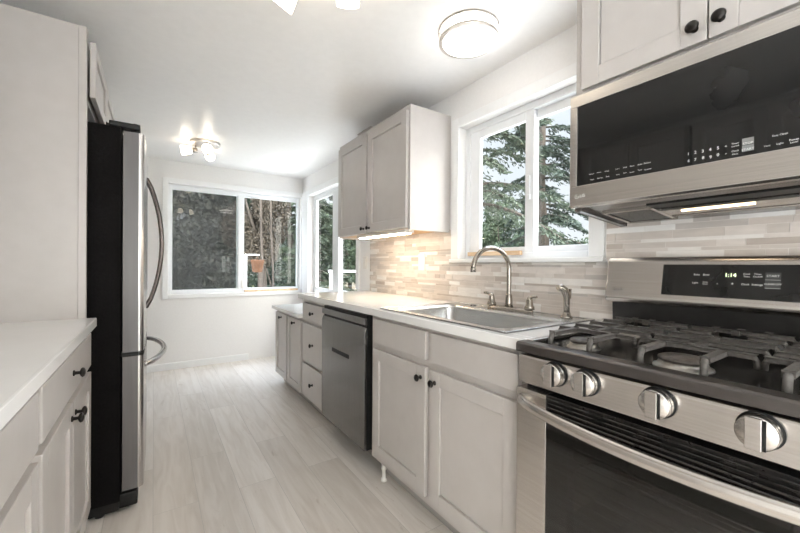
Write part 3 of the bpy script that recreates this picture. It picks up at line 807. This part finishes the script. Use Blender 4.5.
def grate(y0, y1):
    g = MB(); zt = .948; th = .011
    def bar(p, q, w=.0065, h=th):
        p, q = Vector(p), Vector(q); d = (q - p); L = d.length; d.normalize()
        s_ = d.cross(Vector((0, 0, 1))).normalized()
        g.obox((p + q) / 2 - Vector((0, 0, h / 2)), d * (L / 2), s_ * w, Vector((0, 0, h / 2)), .003)
    ym = (y0 + y1) / 2
    # fingers across the grate with turned-down feet
    for x in (1.125, 1.22, 1.315, 1.41, 1.505):
        mid = x == 1.41
        segs = [(y0, ym - .042), (ym + .042, y1)] if mid else [(y0, y1)]
        for p, q in segs: bar((x, p, zt), (x, q, zt))
        for yy, s2 in ((y0, 1), (y1, -1)):
            g.tube([(x, yy + s2 * .012, zt - .006), (x, yy + s2 * .003, zt - .008), (x, yy - s2 * .0015, zt - .017), (x, yy - s2 * .002, .9145 if False else .9165)], .0065, 8, upv=(1, 0, 0))
    # rails front to back with front feet
    for yy in (y0 + .055, y1 - .055) if (y1 - y0) > .2 else (ym,):
        bar((.995, yy, zt), (1.125, yy, zt)); bar((1.475, yy, zt), (1.535, yy, zt))
        g.tube([(1.003, yy, zt - .006), (.995, yy, zt - .008), (.988, yy, zt - .02), (.986, yy, .903)], .0075, 8, upv=(0, 1, 0))
        g.tube([(1.530, yy, zt - .006), (1.535, yy, zt - .01), (1.536, yy, .903)], .0065, 8, upv=(0, 1, 0))
    bar((1.125, ym, zt), (1.315, ym, zt)); bar((1.47, ym, zt), (1.535, ym, zt))
    return g.build('grate', M['iron'], rg)
grate(.478, .705); grate(.228, .462); grate(-.015, .212)
# backguard
bg = MB(); bg.prism([(1.553, .9155), (1.588, .9155), (1.588, 1.005), (1.549, 1.005)], GY0 - .012, GY1 + .018, 'Y')
bg.box(1.535, 1.553, GY0 + .03, GY1 - .14, .998, 1.004)
bg.build('backguard_base', M['base_enamel'], rg)
bg = MB(); bg.prism([(1.588, 1.005), (1.515, 1.005), (1.503, 1.010), (1.497, 1.022), (1.498, 1.035), (1.524, 1.168), (1.530, 1.178), (1.538, 1.182), (1.588, 1.182)], GY0 - .023, GY1 + .023, 'Y', .004)
bo = bg.build('backguard', M['steel'], rg)
bu = Vector((.026, 0, .133)).normalized(); bn = Vector((-bu.z, 0, bu.x)); br_ = Vector((0, -1, 0))
def bpt(y, z, off):  # a point on the sloping backguard face
    return Vector((1.498 + (z - 1.035) * .1955, y, z)) + bn * off
dp = MB(); dp.obox(bpt(YC, 1.100, .0008), Vector((0, .207, 0)), bu * .053, bn * .0015, .001)
do = dp.build('display_panel', M['panel_glass'], bo)
tx = MB()
def bt(s_, u, z, size): text_into(tx, s_, size, bpt(u, z, .0028), br_, bu)
for s_, u, z, sz in (('Bake', 0.454, 1.119, .0085), ('Broil', 0.429, 1.119, .0085), ('Light', 0.457, 1.092, .0085), ('Oven', 0.43, 1.095, .006), ('Clean', 0.43, 1.089, .006),
                     ('-', 0.399, 1.092, .012), ('+', 0.362, 1.092, .014), ('Cook', 0.33, 1.124, .007), ('Time', 0.33, 1.116, .007), ('Timer', 0.305, 1.124, .007), ('On/Off', 0.305, 1.116, .007),
                     ('Clock', 0.332, 1.092, .008), ('Settings', 0.305, 1.092, .008), ('START', 0.272, 1.119, .0095), ('CLEAR/OFF', 0.272, 1.095, .0075)):
    bt(s_, u, z, sz)
for z, t3 in ((1.12, '123'), (1.105, '456'), (1.09, '789')):
    for k in range(3): bt(t3[k], .215 - .013 * k, z, .009)
tx.build('panel_lettering', M['mark'], do)
for z in (1.119, 1.0945):
    kx = MB(); kx.obox(bpt(.272, z, .0024), Vector((0, .0165, 0)), bu * .0105, bn * .0002); ko = kx.build('key', M['key'], do)
    kx = MB(); kx.obox(bpt(.272, z - .0115, .0026), Vector((0, .0165, 0)), bu * .0008, bn * .0002); kx.build('key_line', M['mark_grey'], do)
tx = MB(); bt('1:14', .368, 1.119, .017); tx.build('clock_display', M['led'], do)
tx = MB(); logo_into(tx, bpt(.712, 1.058, .0006), br_, bu, .0075); tx.build('brand_mark', M['mark_grey'], bo)
# oven door
od = MB()
od.box(.928, .972, GY1 - .10, GY1, .20, .775, .002); od.box(.928, .972, GY0, GY0 + .10, .20, .775, .002)
od.box(.928, .972, GY0 + .10, GY1 - .10, .20, .30, .002)
oo = od.build('oven_door', M['steel'], rg)
v = MB(); v.box(.938, .972, GY0 + .10, GY1 - .10, .700, .775)
for k in range(4):
    v.box(.929, .945, GY0 + .10, GY1 - .10, .727 + .012 * k, .732 + .012 * k, .001, 1)
v.build('vent_louvers', M['enamel'], oo)
MB().box(.930, .936, GY0 + .10, GY1 - .10, .30, .722).build('door_glass', M['oven_glass'], oo)
w = MB(); 
for (a, b2, c1, c2) in ((GY0 + .10, GY0 + .16, .30, .70), (GY1 - .16, GY1 - .10, .30, .70), (GY0 + .16, GY1 - .16, .655, .70), (GY0 + .16, GY1 - .16, .30, .33)):
    w.box(.940, .972, a, b2, c1, c2)
w.build('door_inner_frame', M['enamel'], oo)
rk = MB()
for zz in (.46, .58):
    for k in range(9):
        rk.tube([(1.02 + .05 * k, GY0 + .035, zz), (1.02 + .05 * k, GY1 - .035, zz)], .0028, 6)
    rk.tube([(1.015, GY0 + .05, zz), (1.47, GY0 + .05, zz)], .003, 6); rk.tube([(1.015, GY1 - .05, zz), (1.47, GY1 - .05, zz)], .003, 6)
rk.build('oven_rack', M['chrome'], rg)
hp = [(.93, GY1 - .014, .742)] + [(.925 - .062 * math.sin(math.pi * k / 20) ** .55, GY1 - .016 - (GY1 - GY0 - .032) * k / 20, .742 - .010 * math.sin(math.pi * k / 20)) for k in range(21)] + [(.93, GY0 + .014, .742)]
hm = MB(); hm.tube(hp, .0165, 12, flat=.55); hm.build('door_handle', M['steel'], oo)
dr = MB(); dr.box(.932, .98, GY0, GY1, .045, .193, .003); dr.build('storage_drawer', M['steel'], rg)

# ------------------------------------------------------------------ microwave
mw = thing('microwave', 'stainless over the range microwave with black glass front', 'microwave', (1.42, .355, 1.35))
MY0, MY1 = -.022, .735
b = MB(); b.prism([(1.256, 1.352), (1.30, 1.345), (1.585, 1.318), (1.59, 1.325), (1.59, 1.745), (1.256, 1.745)], MY0 + .004, MY1 - .004, 'Y')
b.build('body', M['dark_steel'], mw)
d = MB()
d.prism([(1.222, 1.356), (1.228, 1.350), (1.254, 1.350), (1.254, 1.424), (1.222, 1.424)], MY0, MY1, 'Y', .0015)
d.prism([(1.222, 1.700), (1.254, 1.700), (1.254, 1.747), (1.232, 1.747), (1.222, 1.739)], MY0, MY1, 'Y', .0015)
d.box(1.222, 1.254, MY1 - .026, MY1, 1.424, 1.70, .0015); d.box(1.222, 1.254, MY0, MY0 + .026, 1.424, 1.70, .0015)
do = d.build('door_frame', M['steel'], mw)
g = MB(); g.box(1.2235, 1.25, MY0 + .026, MY1 - .026, 1.424, 1.70); g.build('door_glass', M['panel_glass'], do)
tx = MB()
def mt(s_, y, z, size): text_into(tx, s_, size, (1.2230, y, z), (0, -1, 0), (0, 0, 1))
MKS = (('Popcorn', 0.658, 1.457, 0.005), ('Potato', 0.633, 1.457, 0.005), ('Frozen', 0.607, 1.456, 0.005), ('Veggie', 0.656, 1.438, 0.005), ('Beverage', 0.629, 1.438, 0.005), ('Rice', 0.605, 1.438, 0.006), ('Soften', 0.575, 1.456, 0.005), ('Melt', 0.552, 1.456, 0.006), ('Warm', 0.532, 1.456, 0.005), ('Keep', 0.573, 1.438, 0.005), ('Auto', 0.552, 1.439, 0.005), ('Sensor', 0.532, 1.437, 0.005), ('Auto', 0.51, 1.456, 0.006), ('Defrost', 0.49, 1.456, 0.006), ('Time', 0.51, 1.439, 0.006), ('Inverter', 0.488, 1.437, 0.006), ('1', 0.389, 1.457, 0.011), ('2', 0.373, 1.458, 0.011), ('3', 0.357, 1.457, 0.011), ('4', 0.341, 1.457, 0.011), ('5', 0.325, 1.457, 0.011), ('6', 0.388, 1.438, 0.011), ('7', 0.373, 1.438, 0.011), ('8', 0.356, 1.439, 0.011), ('9', 0.34, 1.437, 0.011), ('0', 0.325, 1.439, 0.011), ('+', 0.309, 1.457, 0.01), ('-', 0.309, 1.439, 0.012), ('Timer', 0.291, 1.46, 0.006), ('On/Off', 0.291, 1.453, 0.005), ('Clock', 0.291, 1.441, 0.006), ('Menu', 0.291, 1.433, 0.005), ('STOP', 0.267, 1.454, 0.008), ('START', 0.267, 1.439, 0.008), ('Vent', 0.233, 1.438, 0.006), ('Light', 0.211, 1.438, 0.006), ('Power', 0.188, 1.441, 0.006), ('Level', 0.188, 1.435, 0.006), ('Easy Clean', 0.211, 1.459, 0.006), )
for row in MKS: mt(*row)
tx.build('control_lettering', M['mark'], do)
for z0, z1 in ((1.4345, 1.4505), (1.4515, 1.4675)): MB().box(1.2233, 1.2234, .256, .278, z0, z1).build('key', M['key_light'], do)
tx = MB(); logo_into(tx, (1.2216, .708, 1.388), (0, -1, 0), (0, 0, 1), .0075); tx.build('brand_mark', M['mark'], do)
# underside
us = Vector((.285, 0, -.027)).normalized(); un = Vector((-.027, 0, -.285)).normalized()
def upt(x, y, off): return Vector((x, y, 1.345 - (x - 1.30) * .0947)) + un * off
for (y0, y1) in ((.535, .665), (.045, .175)):
    q = MB(); q.obox(upt(1.44, (y0 + y1) / 2, .001), us * .09, Vector((0, (y1 - y0) / 2, 0)), un * .002, .001)
    qf = q.build('grease_filter', M['filter'], mw)
    y0 -= .01; y1 += .01; q = MB()
    for dx in (-.097, .097): q.obox(upt(1.44 + dx, (y0 + y1) / 2, .002), us * .006, Vector((0, (y1 - y0) / 2, 0)), un * .004, .001)
    for yy in (y0, y1): q.obox(upt(1.44, yy, .002), us * .10, Vector((0, .006, 0)), un * .004, .001)
    q.build('filter_frame', M['steel'], qf)
q = MB(); q.obox(upt(1.335, .355, .001), us * .028, Vector((0, .17, 0)), un * .002, .001); q.build('intake_grille', M['black_plastic'], mw)
q = MB(); q.obox(upt(1.42, .355, .003), us * .05, Vector((0, .155, 0)), un * .006, .003); lp = q.build('lamp_cover', M['steel'], mw)
q = MB(); q.obox(upt(1.40, .375, .0095), us * .005, Vector((0, .085, 0)), un * .002, .001); q.build('lamp_lens', M['hood_lamp'], lp)
for yy in (MY1 - .02, MY0 + .02):
    q = MB(); q.obox(upt(1.41, yy, .004), us * .165, Vector((0, .012, 0)), un * .006, .002); q.build('bottom_edge', M['dark_steel'], mw)

# ------------------------------------------------------------------ outlets
def plate(name, lab, y, z, x, w, h, kind):
    root = thing(name, lab, 'outlet' if kind == 'o' else 'switch', (x, y, z))
    MB().box(x - .006, x - .0005, y - w / 2, y + w / 2, z - h / 2, z + h / 2, .002).build('cover_plate', M['plastic'], root)
    q = MB()
    if kind == 'o':
        for dz in (-.02, .02): q.box(x - .0075, x - .006, y - .017, y + .017, z + dz - .014, z + dz + .014, .0007)
    else:
        q.box(x - .0095, x - .006, y - .016, y + .016, z - .033, z + .033, .001)
    q.build('socket' if kind == 'o' else 'rocker', M['plastic'], root)
plate('electrical_outlet', 'cream outlet plate on the mosaic tile below the wall cabinet', 2.07, 1.168, XW - .0105, .075, .12, 'o')
plate('light_switch', 'white switch plate on the wall strip beside the corner window', 2.93, 1.165, XW, .07, .115, 's')

# ------------------------------------------------------------------ ceiling lights
fl = thing('flush_ceiling_light', 'round flush ceiling light with two nickel rings near the sink window', 'ceiling light', (1.222, 1.245, ZC))
def ring(z, h, r0, r1): return [(r0, z), (r1, z), (r1, z + h), (r0, z + h), (r0, z)]
c0 = (1.222, 1.245, ZC)
m_ = MB(); m_.lathe(c0, (0, 0, -1), [(.10, .0005), (.10, .008), (0, .008)], 32); m_.build('ceiling_plate', M['plastic'], fl)
def ringmesh(z0, z1, r0, r1):
    q = MB(); t_ = bmesh.new(); n = 48; R4 = [(r0, z0), (r1, z0), (r1, z1), (r0, z1)]
    vs = [[t_.verts.new((1.222 + r * math.cos(2 * math.pi * k / n), 1.245 + r * math.sin(2 * math.pi * k / n), ZC - z)) for r, z in R4] for k in range(n)]
    for k in range(n):
        for j in range(4):
            f = t_.faces.new((vs[k][j], vs[k][(j + 1) % 4], vs[(k + 1) % n][(j + 1) % 4], vs[(k + 1) % n][j])); f.smooth = j in (1, 3)
    bmesh.ops.recalc_face_normals(t_, faces=t_.faces[:]); q._merge(t_); return q
ringmesh(.0005, .010, .126, .138).build('upper_ring', M['ring_nickel'], fl)
ringmesh(0.046, 0.061, .122, .138).build('lower_ring', M['ring_nickel'], fl)
for a in (20, 140, 260):
    a = math.radians(a)
    q = MB(); q.tube([(1.222 + .135 * math.cos(a), 1.245 + .135 * math.sin(a), ZC - .006), (1.222 + .135 * math.cos(a), 1.245 + .135 * math.sin(a), ZC - .05)], .003, 8)
    q.build('ring_post', M['ring_nickel'], fl)
MB().lathe(c0, (0, 0, -1), [(.114, .0105), (.120, .014), (.120, .058), (.118, .064), (.08, .069), (0, .071)], 40).build('diffuser', M['flush_lamp'], fl)

def spot_fixture(loc, lab, heads, rad):
    x, y, z = loc
    root = thing('ceiling_spot_light', lab, 'ceiling light', loc)
    MB().lathe(loc, (0, 0, -1), [(rad, .0005), (rad, .018), (rad - .006, .024), (0, .026)], 36).build('canopy', M['ring_nickel'], root)
    for (px, py, dr_, drop) in heads:
        d_ = Vector(dr_).normalized(); j = Vector((px, py, z - drop))
        h = MB(); h.tube([(px, py, z - .022), (px, py, z - drop)], .006, 10)
        h.lathe(j - d_ * .018, d_, [(.012, 0), (.020, .004), (.022, .03), (.024, .046)], 18)
        ho = h.build('head', M['nickel'], root)
        s2 = MB(); s2.lathe(j + d_ * .029, d_, [(.023, 0), (.033, .012), (.040, .05), (.043, .085), (.040, .0855), (0, .080)], 24)
        s2.build('lamp_shade', M['shade_lamp'], ho)
spot_fixture((.385, 3.77, ZC), 'round nickel spot fixture on the ceiling near the end window',
             [(.31, 3.80, (-.97, .15, -.12), .075), (.40, 3.70, (-.15, -.88, -.35), .06), (.41, 3.86, (.35, .93, -.1), .06)], .125)
spot_fixture((.50, 1.26, ZC), 'spot fixture at the top of the photo with only its shade tips in view',
             [(.43, 1.33, (-.30, .62, -.72), .05), (.58, 1.215, (.18, .30, -.80), .03), (.47, 1.18, (-.5, -.8, -.4), .05)], .125)

# ------------------------------------------------------------------ outdoors
GZ = -.5
for (x0, x1, y0, y1, mm) in ((-30, 40, 4.76, 8.4, 'bounce_ground'), (-30, 40, 8.4, 45, 'grass'), (1.73, 5.0, -3.25, 4.76, 'bounce_ground'), (5.0, 40, -3.25, 4.76, 'grass'),
                             (-30, 40, -25, -3.25, 'bounce_ground'), (-30, -1.02, -3.25, 4.76, 'bounce_ground')):
    structure(MB().box(x0, x1, y0, y1, GZ - .2, GZ).build('ground', M[mm]))  # the pale slabs near the house are added reflectors, out of view
CAMZ = 1.1448
def polar(deg, D):
    a = math.radians(deg); return D * math.sin(a), D * math.cos(a)
def quads_obj(name, C, A, B, material, parent):
    """many small leaf quads: centres C, half axes A and B"""
    n = len(C); V = np.empty((n * 4, 3)); V[0::4] = C - A; V[1::4] = C - B * .9 + A * .1; V[2::4] = C + A; V[3::4] = C + B * .9 + A * .1
    off = np.zeros(3); p = parent
    while p is not None:
        off += np.array(p.location); p = p.parent
    V -= off
    me = bpy.data.meshes.new(name)
    me.vertices.add(n * 4); me.vertices.foreach_set('co', V.ravel())
    me.loops.add(n * 4); me.loops.foreach_set('vertex_index', np.arange(n * 4, dtype=np.int32))
    me.polygons.add(n); me.polygons.foreach_set('loop_start', np.arange(0, n * 4, 4, dtype=np.int32)); me.polygons.foreach_set('loop_total', np.full(n, 4, dtype=np.int32))
    me.update(); me.validate(); me.materials.append(material)
    o = bpy.data.objects.new(name, me); COL.objects.link(o); o.parent = parent
    return o
def rand_dirs(n):
    v = RNG.normal(size=(n, 3)); return v / np.linalg.norm(v, axis=1, keepdims=True)
def conifer(deg, D, H, rad, z0, lab, leaf, nbr=60, per=55, droop=.35, ls=.075, taper=.75, group=None):
    x, y = polar(deg, D)
    root = thing('conifer_tree', lab, 'tree', (x, y, GZ), group)
    tr = MB(); pts = [(x + .06 * math.sin(k), y + .05 * math.cos(2 * k), GZ + H * k / 10) for k in range(11)]
    r0 = .035 * H * .5
    tr.tube(pts, .1, 10, rs=[max(.015, r0 * (1 - k / 10.5)) for k in range(11)])
    C, A, B = [], [], []
    for i in range(nbr):
        z = z0 + (H + GZ - z0) * ((i + RNG.random()) / nbr); fr_ = (z - z0) / (H + GZ - z0)
        L = rad * (1 - fr_) ** taper * RNG.uniform(.7, 1.15) + .12
        az = RNG.uniform(0, 2 * math.pi); dx, dy = math.cos(az), math.sin(az)
        bp = []
        rise = RNG.uniform(-.1, .25)
        for s_ in np.linspace(0, 1, 7):
            bp.append((x + dx * L * s_, y + dy * L * s_, z + L * (rise * s_ - droop * s_ * s_)))
        tr.tube(bp, .02, 5, rs=[.028 * (1 - .85 * s_) * (L / 1.4 + .3) for s_ in np.linspace(0, 1, 7)])
        n = max(8, int(per * L / rad * 1.6)); bpn = np.array(bp)
        t_ = RNG.uniform(.12, 1, n) ** .8 * 6; i0 = np.minimum(t_.astype(int), 5); f_ = (t_ - i0)[:, None]
        P = bpn[i0] * (1 - f_) + bpn[i0 + 1] * f_
        side = np.array([-dy, dx, 0]); w = RNG.normal(size=n)[:, None] * .16 * L * (1.15 - t_[:, None] / 6)
        P = P + side * w + np.array([0, 0, -1]) * np.abs(w) * .35 + RNG.normal(size=(n, 3)) * .025
        dirv = np.array([dx, dy, 0]) * .7 + side * np.sign(w) * .8 + np.array([0, 0, -.45]) + RNG.normal(size=(n, 3)) * .35
        dirv /= np.linalg.norm(dirv, axis=1, keepdims=True)
        q = np.cross(dirv, rand_dirs(n)); q /= np.linalg.norm(q, axis=1, keepdims=True) + 1e-9
        s_ = RNG.uniform(.6, 1.3, n)[:, None] * ls
        C.append(P); A.append(dirv * s_); B.append(q * s_ * .33)
    tr.build('trunk', M['bark'], root)
    quads_obj('foliage', np.vstack(C), np.vstack(A), np.vstack(B), leaf, root)
def leafy(deg, D, H, rad, z0, lab, leaf, n=9000, ls=.06, name='leafy_tree', cat='tree', flat=1.0, group=None, trunk=True, lumps=16):
    x, y = polar(deg, D)
    root = thing(name, lab, cat, (x, y, GZ), group)
    zc, hz = (z0 + GZ + H) / 2, (GZ + H - z0) / 2
    if trunk:
        tr = MB(); tr.tube([(x, y, GZ), (x + .05, y, (GZ + zc) / 2), (x, y + .05, zc + hz * .5)], .1, 8, rs=[.11, .09, .03])
        for k in range(5):
            a = 2 * math.pi * k / 5; tr.tube([(x, y, zc - hz * .4), (x + rad * .4 * math.cos(a), y + rad * .4 * math.sin(a), zc), (x + rad * .7 * math.cos(a), y + rad * .7 * math.sin(a), zc + hz * .4)], .03, 6, rs=[.04, .03, .012])
        tr.build('trunk', M['bark'], root)
    lc = rand_dirs(lumps) * RNG.uniform(.35, .75, lumps)[:, None]; lr = RNG.uniform(.28, .5, lumps)
    k = RNG.integers(0, lumps, n)
    P = lc[k] + rand_dirs(n) * (lr[k] * RNG.uniform(.55, 1.0, n) ** .5)[:, None]
    P = P * np.array([rad, rad, hz]) + np.array([x, y, zc])
    A = rand_dirs(n); A[:, 2] -= .25; Q = np.cross(A, rand_dirs(n)); Q /= np.linalg.norm(Q, axis=1, keepdims=True) + 1e-9
    s_ = RNG.uniform(.6, 1.4, n)[:, None] * ls
    quads_obj('foliage', P, A * s_, Q * s_ * .45, leaf, root)
# seen through the sink window
conifer(43.6, 7.6, 9.5, 2.0, 2.35, 'tall cedar whose branches reach into the left sink window pane', M['leaf_cedar'], 75, 420, .42, .055, .4)
conifer(55.2, 11.0, 12, 1.65, .6, 'tall dark fir in the right sink window pane', M['leaf_fir'], 110, 330, .36, .065, .8)
leafy(49.5, 14.5, 4.0, 1.75, .3, 'round green tree in the lower left sink window pane', M['leaf_green'], 22000, .06)
leafy(60.5, 17.0, 2.75, 1.8, .2, 'low green tree right of the fir in the sink window', M['leaf_green'], 8000, .08)
leafy(66.5, 13.0, 2.65, 1.2, .2, 'green tree outside at the right edge of the sink window', M['leaf_green'], 6000, .07)
# seen through the end window
def hedge(lab, cx, cy, lx, ly, H, n, ls, leaf, bend=1.0):
    hd = thing('hedge', lab, 'hedge', (cx, cy, GZ))
    P = np.column_stack([RNG.uniform(-lx, lx, n), RNG.uniform(-ly, ly, n), RNG.uniform(0, 1, n)])
    along = P[:, 0] if lx > ly else P[:, 1]
    P[:, 2] *= H * (1 + .12 * np.sin(along * 1.7 * bend) + .08 * np.sin(along * 4.1 * bend + 1))
    sh = .22 * np.sin(2.1 * along + 1.3 * P[:, 2]) + .18 * np.sin(4.3 * along - 2.2 * P[:, 2] + 1)
    if lx > ly: P[:, 1] += sh
    else: P[:, 0] += sh
    P += np.array([cx, cy, GZ + .03])
    A = rand_dirs(n); A[:, 2] -= .25; Q = np.cross(A, rand_dirs(n)); Q /= np.linalg.norm(Q, axis=1, keepdims=True) + 1e-9
    sz = RNG.uniform(.6, 1.4, n)[:, None] * ls
    quads_obj('foliage', P, A * sz, Q * sz * .45, leaf, hd)
    q = MB(); m = max(4, int(max(lx, ly) * 1.2))
    for k in range(m):
        t_ = -1 + (2 * k + 1) / m
        x, y = (cx + t_ * lx, cy) if lx > ly else (cx, cy + t_ * ly)
        q.tube([(x, y, GZ), (x + .05, y + .05, GZ + H * .4), (x, y, GZ + H * .75)], .05, 8, rs=[.06, .045, .015])
    q.build('stems', M['bark'], hd)
hedge('tall dark hedge filling the left pane of the end window', -.05, 9.7, 1.6, .42, 5.6, 36000, .062, M['leaf_dark'])
hedge('long dark hedge across the far end of the yard', 8, 30, 14, .7, 4.2, 40000, .11, M['leaf_fir'], .6)
hedge('long green hedge on the horizon in the sink window', 27, 14, .7, 12, 3.4, 40000, .10, M['leaf_green'], .6)
leafy(15.5, 9.8, 2.2, .62, -.45, 'low dark shrub under the green conifer at the end window', M['leaf_fir'], 8000, .05, name='shrub', cat='shrub')
leafy(13.0, 7.7, 3.6, .60, .85, 'brown leafed tree behind the right pane of the end window', M['leaf_brown'], 22000, .034)
conifer(17.3, 11.8, 8.0, 1.1, -.2, 'green conifer at the right of the end window', M['leaf_green'], 70, 190, .35, .085, .35)
leafy(11, 15.5, 7.5, 2.0, -.4, 'dark evergreen rising behind the brown leafed tree', M['leaf_fir'], 14000, .09)
conifer(13.2, 24.0, 13.5, 1.7, -.2, 'dark fir far behind the green conifer', M['leaf_fir'], 60, 170, .3, .12, .5)
def bare(deg, D, H, r, lab):
    x, y = polar(deg, D); root = thing('bare_trunk_tree', lab, 'tree', (x, y, GZ))
    q = MB(); q.tube([(x + .03 * math.sin(1.3 * k), y, GZ + H * k / 8) for k in range(9)], r, 10, rs=[r * (1 - .05 * k) for k in range(9)])
    q.build('trunk', M['bark'], root)
    q = MB()
    for k in range(7):
        z = 2.2 + .35 * k; a = k * 2.1
        q.tube([(x, y, z), (x + .06 * math.cos(a), y + .06 * math.sin(a), z + .3), (x + .09 * math.cos(a), y + .09 * math.sin(a), z + .75)], .02, 6, rs=[.03, .02, .006])
    q.build('branch', M['bark'], root)
bare(13.3, 6.5, 6.0, .024, 'bare tree trunk outside the right pane of the end window')
bare(14.7, 6.2, 6.0, .018, 'slimmer bare trunk beside the green conifer')
# seen through the corner window
conifer(21.3, 8.2, 3.9, .66, .6, 'loose conifer behind the left pane of the corner window', M['leaf_cedar'], 60, 170, .3, .075, .6)
conifer(26.0, 13.6, 5.0, 1.05, .6, 'taller loose conifer behind the middle of the corner window', M['leaf_cedar'], 60, 190, .3, .09, .6)
leafy(28.9, 9.8, 3.5, .85, .55, 'green leafy tree at the right of the corner window', M['leaf_green'], 9000, .06)
leafy(23.0, 21.0, 5.4, 2.1, .2, 'wide green tree far behind the corner window', M['leaf_green'], 10000, .10)
fn = thing('board_fence', 'weathered board fence in the yard behind the corner window', 'fence', (*polar(24, 17.0), GZ))
ca, sa = math.cos(math.radians(-24)), math.sin(math.radians(-24))
def fpt(a, z): 
    X, Y = polar(24, 17.0); return Vector((X + ca * a, Y + sa * a, z))
q = MB()
for k in range(-14, 15):
    q.obox(fpt(k * .148, GZ + .62), Vector((ca, sa, 0)) * .07, Vector((-sa, ca, 0)) * .01, Vector((0, 0, .58)), .003)
q.build('boards', M['fence'], fn)
for k in (-2.0, 0, 2.0):
    MB().obox(fpt(k, GZ + .63) + Vector((-sa, ca, 0)) * .06, Vector((ca, sa, 0)) * .045, Vector((-sa, ca, 0)) * .045, Vector((0, 0, .63)), .003).build('post', M['fence'], fn)
rl = thing('white_railing', 'white rail outside the right pane of the corner window', 'railing', (*polar(26, 6.5), GZ))
def rpt(a, z):
    X, Y = polar(26, 6.5); return Vector((X + ca * a, Y + sa * a, z))
MB().obox(rpt(0, 1.03), Vector((ca, sa, 0)) * .35, Vector((-sa, ca, 0)) * .03, Vector((0, 0, .02)), .003).build('rail', M['vinyl'], rl)
for k in (-.3, .3):
    MB().obox(rpt(k, (GZ + 1.0) / 2), Vector((ca, sa, 0)) * .03, Vector((-sa, ca, 0)) * .03, Vector((0, 0, (1.0 - GZ) / 2)), .003).build('post', M['vinyl'], rl)
# hanging planter on a white post outside the end window
px, py = polar(11.1, 6.1)
pl = thing('planter_post', 'white garden post outside the end window with an orange brown pot', 'planter', (px, py, GZ))
q = MB(); q.box(px - .015, px + .015, py - .015, py + .015, GZ, 1.30, .003); q.box(px - .015, px + .20, py - .012, py + .012, 1.28, 1.30, .003); q.build('post', M['vinyl'], pl)
q = MB(); q.lathe((px + .17, py, 1.02), (0, 0, 1), [(.07, 0), (.10, .17), (.105, .19), (.09, .195), (.085, .17), (0, .17)], 20); q.tube([(px + .17, py, 1.19), (px + .17, py, 1.285)], .004, 6)
q.build('pot', M['terracotta'], pl)
